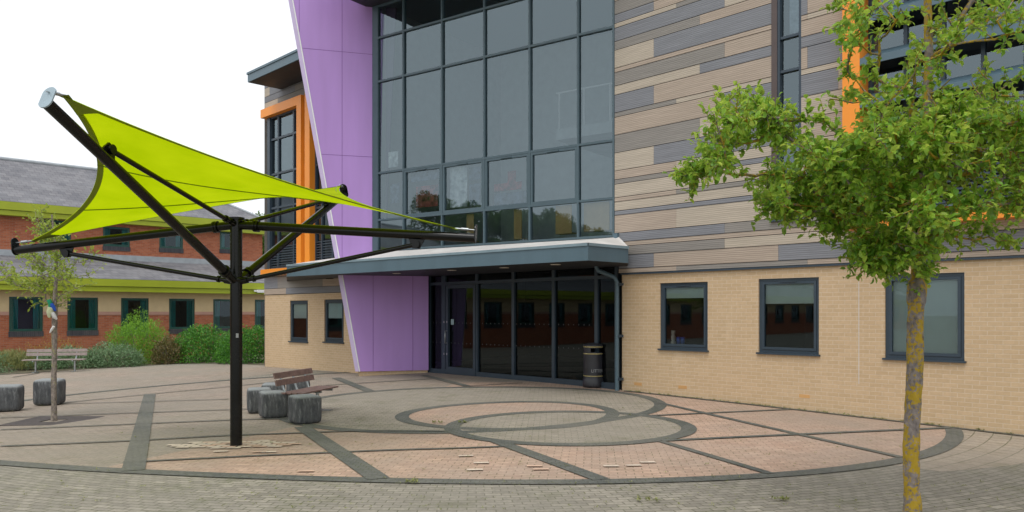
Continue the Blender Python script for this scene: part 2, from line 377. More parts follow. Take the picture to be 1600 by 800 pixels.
TB = [(756, 652), (850, 644.6), (906, 644), (966, 646.5), (1037, 654.4), (1075.5, 671.5), (1027, 689), (953, 693.8), (850, 695.7), (733, 682.5), (704.5, 670.5)]
TC = [(1023.5, 635), (1010, 620), (947.5, 611.6), (850, 606), (717, 606), (582, 612.5), (497, 621), (452, 640), (500, 670), (565, 674.5), (692, 675.5), (850, 668), (966, 656), (1000, 649)]
TD = [(1494, 672), (1409, 720), (1300, 737.6), (1206, 743.6), (1000, 752), (800, 753), (700, 752), (590, 750), (440, 746), (375, 743), (192, 738.5), (90, 731), (0, 723.5), (10, 632), (90, 617), (357, 595.4)]
def disc(name, ring, lift, m):
    cx, cy, f = ring; lift *= LK; n = 280; k = 40; mb = MB(); vs = []
    for i in range(1, k+1):
        for j in range(n):
            t = 2*pi*j/n; r = f(t)*i/k; x = cx+r*cos(t); y = cy+r*sin(t); vs.append((x, y, gz(x, y)+lift))
    vs.append((cx, cy, gz(cx, cy)+lift))
    fs = [(i*n+j, i*n+(j+1) % n, (i+1)*n+(j+1) % n, (i+1)*n+j) for i in range(k-1) for j in range(n)]+[(len(vs)-1, j, (j+1) % n) for j in range(n)]
    mb.add(vs, [g[::1] for g in fs], smooth=True); tag(mb.build(name, m), kind='structure')
def ringband(name, ring, w, lift, m):
    cx, cy, f = ring; lift *= LK; n = 360; mb = MB(); vs = []
    for d in (-w/2, w/2):
        for j in range(n):
            t = 2*pi*j/n; r = f(t)+d; x = cx+r*cos(t); y = cy+r*sin(t); vs.append((x, y, gz(x, y)+lift))
    mb.add(vs, [(j, (j+1) % n, n+(j+1) % n, n+j) for j in range(n)], smooth=True); tag(mb.build(name, m), kind='structure')
def polyground(pts, step=0.25):
    P = [onground(*p) for p in pts]; out = []
    for a, b in zip(P[:-1], P[1:]):
        n = max(1, int((b-a).length/step))
        out += [a.lerp(b, i/n) for i in range(n)]
    return out+[P[-1]]
def smoothpx(pts, n=8):
    if len(pts) < 3: return pts
    out = []
    Q = [pts[0]]+list(pts)+[pts[-1]]
    for i in range(1, len(Q)-2):
        for k in range(n):
            t = k/n; p0, p1, p2, p3 = Q[i-1], Q[i], Q[i+1], Q[i+2]
            out.append(tuple(0.5*((2*p1[a])+(-p0[a]+p2[a])*t+(2*p0[a]-5*p1[a]+4*p2[a]-p3[a])*t*t+(-p0[a]+3*p1[a]-3*p2[a]+p3[a])*t**3) for a in (0, 1)))
    return out+[pts[-1]]
def strip(mb, pts, w, lift):
    P = polyground(pts); n = len(P); vs = []; lift *= LK
    for i, p in enumerate(P):
        t = (P[min(i+1, n-1)]-P[max(i-1, 0)]); t.z = 0; t.normalize(); q = Vector((-t.y, t.x, 0))*w/2
        for s_ in (-1, 1):
            x, y = p.x+q.x*s_, p.y+q.y*s_; vs.append((x, y, gz(x, y)+lift))
    mb.add(vs, [(2*i, 2*i+2, 2*i+3, 2*i+1) for i in range(n-1)], smooth=True)
def sheet(name, ca, cb, lift, m, n=60, k=30):
    """draped sheet between two ground curves given as world points"""
    def samp(c, t):
        t *= len(c)-1; i = min(int(t), len(c)-2); return c[i].lerp(c[i+1], t-i)
    mb = MB(); vs = []; lift *= LK; n *= 2; k *= 2
    for j in range(k+1):
        for i in range(n+1):
            p = samp(ca, i/n).lerp(samp(cb, i/n), j/k); vs.append((p.x, p.y, gz(p.x, p.y)+lift))
    mb.add(vs, [(j*(n+1)+i, j*(n+1)+i+1, (j+1)*(n+1)+i+1, (j+1)*(n+1)+i) for j in range(k) for i in range(n)], smooth=True)
    tag(mb.build(name, m), kind='structure')
RA, RB, RC, RD = (fourier_ring(t) for t in (TA, TB, TC, TD))
# far-left paved area, beyond the great circle
V = Vector
sheet('paved_court', [V((-30, 14, 0)), V((-12, 17, 0)), V((-6.5, 27, 0)), V((-3, 27, 0))], [V((-30, 27.5, 0)), onground(0, 586), onground(120, 578), onground(355, 568), onground(430, 570), V((-3, 33, 0))], 0.003, M_pinkpave)
pass
disc('paved_circle', RD, 0.007, M_pinkpave)
q = MB(); n_, k_ = 80, 30; cx, cy, f = RD; vs = []
for i in range(n_+1):
    t = -0.80+1.10*i/n_
    for j in range(k_+1):
        rad_ = f(t)+0.06+(0.6+3.4*i/n_)*j/k_; x, y = cx+rad_*cos(t), cy+rad_*sin(t); vs.append((x, y, gz(x, y)+0.0014))
q.add(vs, [(i*(k_+1)+j, i*(k_+1)+j+1, (i+1)*(k_+1)+j+1, (i+1)*(k_+1)+j) for i in range(n_) for j in range(k_)], smooth=True)
tag(q.build('curved_paving', M_flag), kind='structure')
# salmon right-hand half of the great circle
cx, cy, f = RD
ca = []; cbp = []
for i in range(41):
    t = -1.98+i*(1.98+0.35)/40; r = f(t)-0.1; ca.append(V((cx+r*cos(t), cy+r*sin(t), 0)))
    cbp.append(V((-2.6+i*0.03, 16.0+i*0.12, 0)))
sheet('salmon_paving', ca, cbp, 0.011, M_pinkr, 60, 40)
disc('paved_disc_outer', RC, 0.015, M_grey)
disc('paved_disc_inner', RA, 0.019, M_pinkr)
disc('paved_disc_centre', RB, 0.023, M_grey)
for nm, r, l in (('paving_ring_outer', RD, 0.027), ('paving_ring_mid', RC, 0.028), ('paving_ring_far', RA, 0.032), ('paving_ring_near', RB, 0.036)):
    ringband(nm, r, 0.25, l, M_dark)
mb = MB()
for pts, w in (([(1030, 630), (1409, 716)], .13), ([(1034, 691), (1204, 741.7)], .13), ([(777, 691), (940, 751)], .22), ([(472, 668), (592, 750)], .26),
               ([(234, 617), (208, 737)], .26), ([(525, 591), (578, 612)], .24), ([(662, 587), (730, 604)], .2)): strip(mb, pts, w, 0.040)
tag(mb.build('paving_bands', M_dark), kind='structure')
mb = MB()
for pts, w in (([(1015, 650.6), (1262, 639.4)], .1), ([(1034, 690), (1484, 669.4)], .12), ([(0, 698.6), (200, 690), (357, 681.5), (440, 678.7), (565, 674.5), (695, 675)], .09),
               ([(0, 672.5), (357, 657.5), (470, 655)], .09), ([(0, 653.6), (357, 641), (420, 639)], .08), ([(90, 632), (357, 624.5)], .07), ([(90, 631), (230, 617), (357, 605), (440, 596)], .08),
               ([(192, 724), (400, 713.6), (440, 712), (600, 705), (720, 701.5), (795, 698.5)], .08), ([(505, 603), (600, 597), (675, 592.5)], .09), ([(731, 604), (817, 599)], .08),
               ([(0, 586), (60, 583), (20, 590)], .08)): strip(mb, smoothpx(pts), w, 0.044)
PL_MB = mb
mb = MB()
rr = random.Random(3)
def block(p, a, w, h, lift, mi):
    lift *= LK
    c, s = cos(a), sin(a)
    mb.add([(p.x+c*x-s*y, p.y+s*x+c*y, gz(p.x+c*x-s*y, p.y+s*x+c*y)+lift) for x, y in ((-w/2, -h/2), (w/2, -h/2), (w/2, h/2), (-w/2, h/2))], [(0, 1, 2, 3)], mi)
pc = onground(366, 696)
for j in range(-4, 5):
    for i in range(-6, 6):
        x = i*0.215+(0.1 if j % 2 else 0); y = j*0.108
        if (x/1.02)**2+(y/0.33)**2 < 1+rr.uniform(-0.4, 0.15) and not (hypot(x, y) < 0.1):
            block(V((pc.x+x, pc.y+y, 0)), 0.0, 0.196, 0.088, 0.047, 0 if rr.random() < 0.72 else 1)
for px, py in [(345, 707), (405, 708), (420, 708), (728, 714), (752, 725), (742, 736), (835, 730), (845, 735), (955, 730), (990, 729), (1012, 724), (478, 738)]:
    block(onground(px, py), 0.1+rr.uniform(-0.04, 0.04), 0.19, 0.09, 0.047, rr.choice((0, 0, 1)))
tag(mb.build('replacement_blocks', [M_cream, M_pinkb]), kind='structure')
mb = MB()
gp = [onground(*p) for p in ((16, 661), (60, 652), (138, 654), (122, 660), (86, 664))]
mb.add([(p.x, p.y, gz(p.x, p.y)+0.048) for p in gp[:4]], [(3, 2, 1, 0)][::-1])
# soil bed in front of the brick school
sheet('planting_bed', [V((-34, 24.5, 0)), onground(0, 586), onground(120, 578), onground(270, 569), onground(355, 568), onground(412, 571)],
      [V((-38, 30, 0)), V((-24, 32, 0)), V((-18, 35, 0)), V((-15, 38, 0)), V((-12, 40, 0)), V((-9, 36, 0))], 0.02, M_soil)

# ------------------------------------------------------------------ wall frames
class Wall:
    """vertical plane through Y = K/|px - v|; local x = along the wall to the right, local -y = outward, z up"""
    def __init__(s, v, K, px0):
        Y = K/abs(px0-v); s.P = V(((px0-800)/F*Y, Y, 0)); d = V(((v-800)/F, 1, 0)).normalized()
        s.u = -d if v < px0 else d
        s.inn = V((0, 0, 1)).cross(s.u)
        s.M = Matrix(((s.u.x, s.inn.x, 0, s.P.x), (s.u.y, s.inn.y, 0, s.P.y), (0, 0, 1, 0), (0, 0, 0, 1)))
        s.Mi = s.M.inverted()
    def px(s, px, py=HY, off=0.0):
        o = s.Mi @ V((0, 0, EYE)); d = s.Mi.to_3x3() @ ray(px, py)
        t = (off-o.y)/d.y; p = o+d*t; return p.x, p.z
    def U(s, px, off=0.0): return s.px(px, HY, off)[0]
    def Z(s, px, py, off=0.0): return s.px(px, py, off)[1]
def minus(rect, holes):
    rs = [rect]
    for h in holes:
        out = []
        for (a, b, c, d) in rs:
            if h[0] >= b or h[1] <= a or h[2] >= d or h[3] <= c: out.append((a, b, c, d)); continue
            if h[0] > a: out.append((a, h[0], c, d))
            if h[1] < b: out.append((h[1], b, c, d))
            m0, m1 = max(a, h[0]), min(b, h[1])
            if h[2] > c: out.append((m0, m1, c, h[2]))
            if h[3] < d: out.append((m0, m1, h[3], d))
        rs = out
    return rs
def wall(mb, u0, u1, z0, z1, holes, off=0.0, reveal=0.12, mi=0):
    for (a, b, c, d) in minus((u0, u1, z0, z1), holes): mb.quad((a, off, c), (b, off, c), (b, off, d), (a, off, d), mi)
    for (a, b, c, d) in holes:
        y = off+reveal
        mb.quad((a, off, c), (a, y, c), (a, y, d), (a, off, d), mi); mb.quad((b, off, d), (b, y, d), (b, y, c), (b, off, c), mi)
        mb.quad((a, off, d), (a, y, d), (b, y, d), (b, off, d), mi); mb.quad((a, y, c), (a, off, c), (b, off, c), (b, y, c), mi)
def framebox(mb, a, b, c, d, y0, y1, w, mi=0, wb=None):
    wb = wb or w
    mb.box(a, b, y0, y1, d-w, d, mi); mb.box(a, b, y0, y1, c, c+wb, mi)
    mb.box(a, a+w, y0, y1, c+wb, d-w, mi); mb.box(b-w, b, y0, y1, c+wb, d-w, mi)
def pane(a, b, c, d, y, m, parent, Wl, name='pane'):
    q = MB(); q.quad((a, y, c), (b, y, c), (b, y, d), (a, y, d)); return q.build(name, m, parent, Wl.M)
def room(a, b, c, d, y0, y1, parent, Wl, m=None, name='room'):
    q = MB(); q.quad((a, y1, c), (b, y1, c), (b, y1, d), (a, y1, d))
    q.quad((a, y0, c), (a, y1, c), (a, y1, d), (a, y0, d)); q.quad((b, y0, c), (b, y0, d), (b, y1, d), (b, y1, c))
    q.quad((a, y0, c), (b, y0, c), (b, y1, c), (a, y1, c)); q.quad((a, y0, d), (a, y1, d), (b, y1, d), (b, y0, d))
    return q.build(name, m or M_room, parent, Wl.M)
ZT = 11.2
R = Wall(-390, 25364, 981); CW = Wall(-950, 35870, 960); PW = Wall(5000, 103350, 583); LW = Wall(-410, 23620, 414)
B = empty('school_building', (R.P.x, R.P.y, 0), 'modern school building with lilac wall, big glazed front and striped plank cladding over buff brick', 'building')

# --- right wall
rwin = []
for (x0, x1, yt, yb) in ((1031, 1105.8, 442.5, 546.5), (1185, 1279.5, 436, 552.5), (1382.5, 1507, 429.5, 561.5)):
    xm = x0; rwin.append((R.U(x0), R.U(x1), R.Z(x0, yb), R.Z(x0, yt)))
u_l, u_r = R.U(972), R.U(1600)+5.0
zc = R.Z(971, 429.7)
mb = MB(); wall(mb, u_l, u_r, -0.7, zc, rwin, 0.0, 0.1)
# vent bricks
mb.quad((u_l, 0, -0.7), (u_l, 0.35, -0.7), (u_l, 0.35, zc), (u_l, 0, zc))
mb.quad((u_r, 0, -0.7), (u_r, 0, zc), (u_r, 9, zc), (u_r, 9, -0.7))
mb.build('brick_wall', M_buff, B, R.M)
M_vent = mat('terracotta vent', (0.58, 0.33, 0.13), 0.8)
for px, py in ((997, 600), (1066.7, 605), (1257, 619)):
    mb = MB(); u, z = R.px(px, py); mb.box(u-0.108, u+0.108, -0.004, 0.02, z-0.033, z+0.033)
    mb.build('vent_brick', M_vent, B, R.M)
mb = MB()
u = R.U(1342); mb.box(u-0.006, u+0.006, -0.003, 0.01, R.Z(1342, 600), R.Z(1342, 440)); mb.build('movement_joint', M_membrane, B, R.M)
for k, (a, b, c, d) in enumerate(rwin):
    q = MB(); y = 0.035
    framebox(q, a+.003, b-.003, c+0.03, d-.003, y, y+0.07, 0.055)
    framebox(q, a+0.062, b-0.062, c+0.09, d-0.062, y-0.012, y+0.05, 0.05)
    uc = (a+b)/2
    if k < 2: q.box(uc-0.17, uc+0.17, y-0.03, y-0.012, d-0.075, d-0.058); 
    q.box(a-0.03, b+0.03, -0.05, 0.09, c-0.005, c+0.028)
    fr = q.build('window', M_frame, B, R.M)
    pane(a+0.11, b-0.11, c+0.135, d-0.11, y+0.03, M_glassl, fr, R)
    bh = (0.24, 0.40, 1.30)[k]
    q = MB(); q.box(a+0.1, b-0.1, y+0.055, y+0.06, d-0.1-bh, d-0.1); q.build('blind', M_blind, fr, R.M)
    room(a-0.3, b+0.3, c-0.02, d+0.1, 0.12, 2.6, fr, R)
n_ = 60; vs = []
for i in range(n_+1):
    uu = u_l+0.1+(u_r-u_l)*i/n_
    for yy in (-0.01, -0.12):
        p = R.M @ V((uu, yy, 0)); vs.append((p.x, p.y, gz(p.x, p.y)+0.044*LK))
PL_MB.add(vs, [(2*i, 2*i+1, 2*i+3, 2*i+2) for i in range(n_)], smooth=True)
tag(PL_MB.build('paving_lines', M_dark), kind='structure')
# --- cladding
HX = [961, 1022.7, 1055.5, 1091, 1127]
slit = (R.U(1207), R.U(1253), R.Z(1208, 344), ZT+2)
of = (R.U(1316, -0.35), R.U(1600)+2.2, R.Z(1600, 337.5, -0.35), ZT-1.2)
gA = R.U(1022.7); mod = 0.6
rows = []   # (height modules, [(end joint index | None, material)...]); joint 0 = A at px 1022.7
RW = [(1, [(1, 0), (6, 3), (99, 0)]), (3, [(0, 2), (5, 0), (99, 2)]), (2, [(3, 3), (99, 1)]), (1, [(99, 0)]), (2, [(3, 2), (9, 3), (99, 0)]), (4, [(1, 0), (99, 1)]), (1, [(4, 2), (99, 2)]), (2, [(99, 1)]),
      (1, [(1, 0), (4, 3), (99, 2)]), (3, [(6, 1), (99, 0)]), (1, [(3, 3), (99, 2)]), (2, [(1, 0), (99, 1)]), (4, [(0, 1), (5, 2), (99, 0)]), (4, [(2, 3), (99, 1)]), (4, [(3, 0), (7, 2), (99, 0)]), (1, [(1, 3), (99, 1)]),
      (4, [(0, 2), (6, 0), (99, 2)]), (2, [(2, 1), (7, 2), (99, 3)]), (3, [(3, 3), (99, 0)]), (1, [(6, 0), (99, 1)]), (4, [(0, 1), (6, 2), (99, 0)]), (2, [(2, 3), (8, 0), (99, 2)]), (3, [(3, 2), (9, 1), (99, 0)]), (1, [(1, 1), (99, 3)]), (2, [(0, 2), (8, 0), (99, 1)]),
      (3, [(0, 3), (4, 0), (99, 3)]), (2, [(5, 0), (99, 2)]), (4, [(2, 2), (99, 1)]), (1, [(99, 0)]), (3, [(1, 0), (6, 3), (99, 1)]), (4, [(3, 1), (99, 2)])]
def cladding(Wl, u0, u1, z0, rows, holes, mod0, parent, zmax, mh=0.1045, off=-0.03, left_fn=None):
    q = MB(); z = z0
    for h, segs in rows:
        zt = min(z+h*mh, zmax)
        if zt-z < 0.02: break
        prev = u0
        if left_fn: prev = left_fn(z)
        for j, m in segs:
            e = u1 if j == 99 else mod0+j*mod
            e = min(e, u1)
            if e <= prev: continue
            for (a, b, c, d) in minus((prev+0.002, e-0.002, z+0.007, zt-0.007), holes):
                q.box(a, b, off, off+0.015, c, d, m)
            prev = e
        z = zt
    for (a, b, c, d) in minus((u0, u1, z0, z), holes): q.quad((a, off+0.017, c), (b, off+0.017, c), (b, off+0.017, d), (a, off+0.017, d), 4)
    return q.build('plank_cladding', CL, parent, Wl.M), z
zcanopy = R.Z(982, 388)
fix = [slit, of]
cladding(R, R.U(961.5), u_r, zc+0.04, RW, [(R.U(961), R.U(968), 0, R.Z(965, 366)), slit, (of[0]+0.1, of[1]-0.1, of[2]+0.1, of[3]-0.1)], gA, B, ZT)
q = MB(); q.box(u_l, u_r, -0.055, -0.002, zc, zc+0.036); q.build('drip_trim', M_frame, B, R.M)
# slit window
a, b, c, d = slit
q = MB(); q.box(a, a+0.12, -0.045, 0.1, c, d, 1); framebox(q, a+0.12, b, c, d, -0.03, 0.10, 0.05)
for py in (61.7, 114, 205, 270): 
    z = R.Z(1215, py); q.box(a+0.17, b-0.05, -0.01, 0.08, z-0.025, z+0.025)
for i in range(6): q.box(a+0.17, b-0.05, 0.0, 0.06, c+0.09+i*0.07, c+0.12+i*0.07)
q.box(a-0.02, b+0.02, -0.09, -0.03, c-0.04, c-0.003)
sw = q.build('window', [M_frame, mat('brown jamb', (0.09, 0.065, 0.06), 0.5)], B, R.M)
pane(a+0.17, b-0.05, c+0.5, d-0.05, 0.05, M_glass, sw, R)
room(a+0.05, b+0.1, c, min(d, ZT), 0.12, 2.5, sw, R)
q = MB(); q.box(a+0.3, b-0.08, 0.12, 0.13, R.Z(1215, 55), R.Z(1215, -60)); q.build('blind', mat('patterned blind', (0.30, 0.36, 0.42), 0.9, var=0.5, nscale=5), sw, R.M)
# orange box frame on the right
a, b, c, d = of
q = MB(); w = R.U(1340, -0.35)-R.U(1313, -0.35); w2 = R.Z(1600, 312, -0.35)-R.Z(1600, 337.5, -0.35)
q.box(a, a+w, -0.35, 0.25, c, d); q.box(b-w, b, -0.35, 0.25, c, d); q.box(a+w, b-w, -0.35, 0.25, c, c+w2); q.box(a+w, b-w, -0.35, 0.25, d-w2, d)
of_o = q.build('orange_frame', M_orange, B, R.M)
q = MB()
q.box(a+w, b-w, -0.40, 0.05, c+w2, c+w2+0.035)
q.build('sill', M_fascia, of_o, R.M)
q = MB(); u = a+w
nmul = 7
for i in range(nmul+1):
    uu = a+w+(b-a-2*w-0.06)*i/nmul; q.box(uu, uu+0.06, 0.02, 0.12, c+w2+0.035, d-w2)
for zz in (c+w2+0.035, c+w2+0.75, c+w2+2.1, c+w2+3.6, d-w2-0.06): q.box(a+w, b-w, 0.03, 0.10, zz, zz+0.06)
for i in range(9): q.box(a+w, b-w, 0.0, 0.05, c+w2+0.10+i*0.07, c+w2+0.135+i*0.07)
wf = q.build('window', M_frame, of_o, R.M)
pane(a+w, b-w, c+w2+0.75, d-w2, 0.07, M_glass, of_o, R)
room(a+w, b-w, c+w2, d-w2, 0.13, 3, of_o, R)
for i, zz in enumerate((c+w2+2.0, c+w2+2.75, c+w2+3.5, c+w2+4.25, c+w2+5.0)):
    if zz > d-w2-0.2: continue
    q = MB(); q.add([(a+w, -0.34, zz), (b-w, -0.34, zz), (b-w, -0.02, zz+0.20), (a+w, -0.02, zz+0.20), (a+w, -0.34, zz-0.03), (b-w, -0.34, zz-0.03), (b-w, -0.02, zz+0.17), (a+w, -0.02, zz+0.17)],
                   [(0, 1, 2, 3), (7, 6, 5, 4), (4, 5, 1, 0), (6, 7, 3, 2), (0, 3, 7, 4), (1, 5, 6, 2)])
    q.box(a+w, b-w, -0.345, -0.32, zz-0.10, zz+0.03)
    q.build('sunshade_fin', M_fascia, of_o, R.M)
# --- entrance glazing, same line as the right wall set back 8 cm
E = Wall(-400, 25700, 671)
eu0, eu1 = E.U(671), E.U(966)
ez0 = 0.0; ezt = 2.94; ezh = E.Z(748, 441)
mull = [671, 694, 745.5, 802.5, 865.5, 932.5, 964]
q = MB()
for x in mull:
    u = E.U(x)
    w_ = 0.05 if x != 694 else 0.09
    q.box(u-w_, u+w_, -0.03, 0.10, -0.25, ezt+0.3)
q.box(eu0, eu1, -0.032, 0.09, ezh-0.04, ezh+0.04); q.box(eu0, eu1, -0.034, 0.09, -0.25, 0.13)
eg = q.build('entrance_glazing', M_frame, B, E.M)
for i in range(len(mull)-1):
    pane(E.U(mull[i])+0.04, E.U(mull[i+1])-0.04, 0.12, ezt+0.3, 0.03, M_glassd, eg, E)
a, b = E.U(698), E.U(744)
q = MB(); framebox(q, a+0.02, b+0.02, 0.02, ezh-0.05, -0.05, 0.02, 0.10, wb=0.2)
dr = q.build('door', M_frame, B, E.M)
q = MB(); zz0, zz1 = E.Z(700, 536), E.Z(700, 517); uh = a+0.07
q.tube([(uh, -0.05, zz0), (uh, -0.12, zz0), (uh, -0.12, zz1), (uh, -0.05, zz1)], 0.016, 8)
q.build('handle', M_steel, dr, E.M)
q = MB()
for zz in (E.Z(700, 503), E.Z(700, 553)):
    for du in (-0.08, 0.05):
        q = MB(); q.box(a+du, a+du+0.04, -0.06, -0.04, zz-0.03, zz+0.03); q.build('lock', M_steel, dr, E.M)
q = MB(); zz = E.Z(710, 503); q.box(E.U(704.5), E.U(709), -0.0, 0.005, zz-0.08, zz+0.08); q.build('door_notice', mat('pale notice', (0.30, 0.42, 0.45), 0.6), dr, E.M)
q = MB()   # manifestation dots on the glass
for zz in (E.Z(800, 506)+0.0, E.Z(800, 540)):
    u = eu0+0.15
    while u < eu1-0.6:
        q.add([(u, 0.024, zz-0.02), (u+0.02, 0.024, zz), (u, 0.024, zz+0.02), (u-0.02, 0.024, zz)], [(0, 1, 2, 3)]); u += 0.17
q.build('glass_dots', mat('etched dots', (0.07, 0.07, 0.075), 0.8), eg, E.M)
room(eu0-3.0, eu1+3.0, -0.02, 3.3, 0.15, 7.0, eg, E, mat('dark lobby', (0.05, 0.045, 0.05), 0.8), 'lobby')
# --- purple wall
pl = [(554.5, 580.6), (541, 500), (535, 480), (497, 260), (449.8, 0), (427, -130)]
pu = [PW.px(x, y) for x, y in ((555.5, 580.6), (450.8, 0.5), (420, -170))]
(ub, zb), (um, zm), _ = pu
slope = (um-ub)/(zm-zb)
ztop = 12.4; ut = ub+slope*(ztop-zb)
e_u = PW.U(583); e_l = PW.U(669.5)
inl = 0.13
zcut = 3.35
q = MB()
poly = [(ub+inl, zb), (e_l, zb), (e_l, zcut), (e_u, zcut), (e_u, ztop), (ut+inl, ztop)]
q.prism(poly, 'y', 0.0, 0.25)
pw = q.build('lilac_wall', M_purple, B, PW.M)
q = MB(); q.add([(ub, 0.06, zb), (ub+inl-0.02, 0.0, zb), (ut+inl-0.02, 0.0, ztop), (ut, 0.06, ztop), (ub+0.3, 1.6, zb), (ut+0.3, 1.6, ztop)], [(0, 1, 2, 3), (4, 0, 3, 5)])
q.build('edge_trim', M_lilac, pw, PW.M)
q = MB(); q.add([(ub+inl-0.03, -0.012, zb), (ub+inl+0.005, -0.012, zb), (ut+inl+0.005, -0.012, ztop), (ut+inl-0.03, -0.012, ztop)], [(0, 1, 2, 3)])
q.build('white_edge_strip', M_white, pw, PW.M)
q = MB()
for x, y0, y1 in ((534.5, 0, 405), (583, 430, 580), (645, 430, 580), (467.5, 0, 50)):
    u = PW.U(x); q.box(u-0.006, u+0.006, -0.003, 0.01, PW.Z(x, y1)+0.01, PW.Z(x, y0)+ (1.5 if y0 == 0 else 0.2))
for (x, y) in ((471, 75), (503, 241)):
    z = PW.Z(x, y); uu = ub+slope*(z-zb)+inl+0.01; q.box(uu, e_u-0.005, -0.003, 0.01, z-0.006, z+0.006)
q.build('panel_joints', M_pjoint, pw, PW.M)
q = MB(); q.box(ub+0.12, e_l-0.02, 0.05, 0.35, -0.7, zb-0.002); q.box(ub+0.05, ub+0.12, 0.02, 0.3, -0.7, -0.69)
q.build('brick_plinth', M_buff, B, PW.M)
# --- curtain wall
cm = [587.5, 631, 691.3, 757.4, 828.3, 904, 959.5]
cz = [3.59, 4.48, 5.84, 8.50, 9.77, 10.70]
us = [CW.U(x) for x in cm]
q = MB()
for i, u in enumerate(us):
    w_ = 0.11 if i == 0 else 0.026
    q.box(u-w_, u+w_, -0.04, 0.08, cz[0], cz[-1]+0.6)
for z in cz:
    q.box(us[0], us[-1], -0.037, 0.07, z-0.028, z+0.028)
cw = q.build('glazed_curtain_wall', M_frame2, B, CW.M)
cw['label'] = 'tall grid of grey glazing over the canopy'
for i in range(6):
    for j in range(5):
        a, b, c, d = us[i]+0.03, us[i+1]-0.03, cz[j]+0.03, cz[j+1]-0.03
        if i == 0: a += 0.08
        if j == 1 and 1 <= i <= 4:
            q = MB(); framebox(q, a, b, c, d, -0.030, 0.06, 0.06); q.box((a+b)/2-0.17, (a+b)/2+0.17, -0.07, -0.045, d-0.05, d-0.025)
            q.build('opening_light', M_frame2, cw, CW.M); a += .055; b -= .055; c += .055; d -= .055
        pane(a, b, c, d, 0.02+0.0*i, M_glass, cw, CW)
# interior behind the curtain wall
q = MB(); L0, L1 = us[0]+0.1, us[-1]
q.quad((L0, 0.15, 3.45), (L1+0.5, 0.15, 3.45), (L1+0.5, 6, 3.45), (L0, 6, 3.45)); q.quad((L0, 6, 3.45), (L1+.5, 6, 3.45), (L1+.5, 6, 10.9), (L0, 6, 10.9))
q.quad((L0, 0.15, 3.45), (L0, 6, 3.45), (L0, 6, 10.9), (L0, 0.15, 10.9)); q.quad((L1+0.45, 0.15, 3.45), (L1+0.45, 0.15, 10.9), (L1+0.45, 6, 10.9), (L1+0.45, 6, 3.45))
q.quad((L0, 0.15, 10.9), (L0, 6, 10.9), (L1+.5, 6, 10.9), (L1+.5, 0.15, 10.9)); q.box(L1-3.0, L1, 2.2, 5.9, 6.6, 6.9)
q.build('interior', M_roomlight, cw, CW.M)
q = MB()
for x in (L1-2.9, L1-2.1, L1-1.3, L1-0.5): q.tube([(x, 2.2, 6.9), (x, 2.2, 7.9)], 0.02, 6)
q.tube([(L1-3, 2.2, 7.9), (L1, 2.2, 7.9)], 0.025, 6)
q.build('balustrade', M_white, cw, CW.M)
q = MB()   # the lilac fin carries on just inside the glass
qa = [CW.px(x, y, 0.3) for x, y in ((593, 345), (603, 345), (618, 12), (593, 12))]
q.prism([(a_, b_) for a_, b_ in qa], 'y', 0.3, 0.36); q.build('inner_fin', mat('dusky mauve panel', (0.13, 0.08, 0.16), 0.6), cw, CW.M)
# roof overhang soffit and fascia above the curtain wall
q = MB()
s0 = CW.U(560)
q.box(us[0]-0.25, us[-1]+0.2, -1.9, 0.1, 10.72, 10.76, 1); q.box(us[0]-0.25, us[-1]+0.2, -1.9, 9, 10.76, 11.3, 0)
q.build('roof_overhang', [M_fascia, M_soffit], B, CW.M)
q = MB(); q.box(R.U(961), u_r+0.2, -0.02, 9.0, ZT, ZT+0.35); q.box(R.U(700), R.U(961), 1.0, 9, 11.02, ZT); q.build('roof', M_fascia, B, R.M)
# soffit under first floor between entrance glazing and curtain wall
# --- canopy over the entrance (world coordinates)
fz0, fz1 = 2.87, 3.205
P1 = at(918.7, 488, 16.5); P0 = at(448, 488, 24.0); P2 = at(981.8, 488, 17.38); P2w = at(980.5, 488, 18.5)
cwL = CW.M @ V((us[0], 0.0, 0)); cwR = CW.M @ V((us[-1], 0.0, 0)); eL = E.M @ V((eu0, 0.05, 0)); eR = E.M @ V((eu1, 0.05, 0))
LWp = LW.M @ V((LW.U(448), 0.0, 0)); LWq = LW.M @ V((LW.U(560), 0.0, 0))
def vz(p, z): return (p.x, p.y, z)
q = MB()
q.quad(vz(P0, fz0), vz(P1, fz0), vz(P1, fz1), vz(P0, fz1)); q.quad(vz(P1, fz0), vz(P2, fz0), vz(P2, fz1), vz(P1, fz1)); q.quad(vz(P2, fz0), vz(P2w, fz0), vz(P2w, fz1), vz(P2, fz1))
q.quad(vz(LWp, fz0), vz(P0, fz0), vz(P0, fz1), vz(LWp, fz1))
cn = q.build('canopy', M_fascia, B, Matrix.Identity(4))
q = MB()   # top capping, slightly proud
def capstrip(a, b, o):
    d = (b-a).normalized(); n = V((d.y, -d.x, 0))*o
    q.add([vz(a+n, fz1-0.03), vz(b+n, fz1-0.03), vz(b+n, fz1+0.03), vz(a+n, fz1+0.03), vz(a-n*4, fz1+0.03), vz(b-n*4, fz1+0.03)], [(0, 1, 2, 3), (3, 2, 5, 4)])
capstrip(P0, P1, 0.02); capstrip(P1, P2, 0.02)
q.build('canopy_capping', mat('pale capping', (0.20, 0.28, 0.32), 0.4), cn, Matrix.Identity(4))
q = MB()
q.add([vz(P0, fz0+0.005), vz(P1, fz0+0.005), vz(P2, fz0+0.005), vz(P2w, fz0+0.005), vz(eR, fz0+0.005), vz(eL, fz0+0.005), vz(LWq, fz0+0.005), vz(LWp, fz0+0.005)], [(7, 6, 5, 4, 3, 2, 1, 0)])
q.build('soffit', M_soffit, cn, Matrix.Identity(4))
q = MB(); zr = 3.56
pR = R.M @ V((R.U(968), -0.03, 0)); pRr = R.M @ V((R.U(980), -0.03, 0))
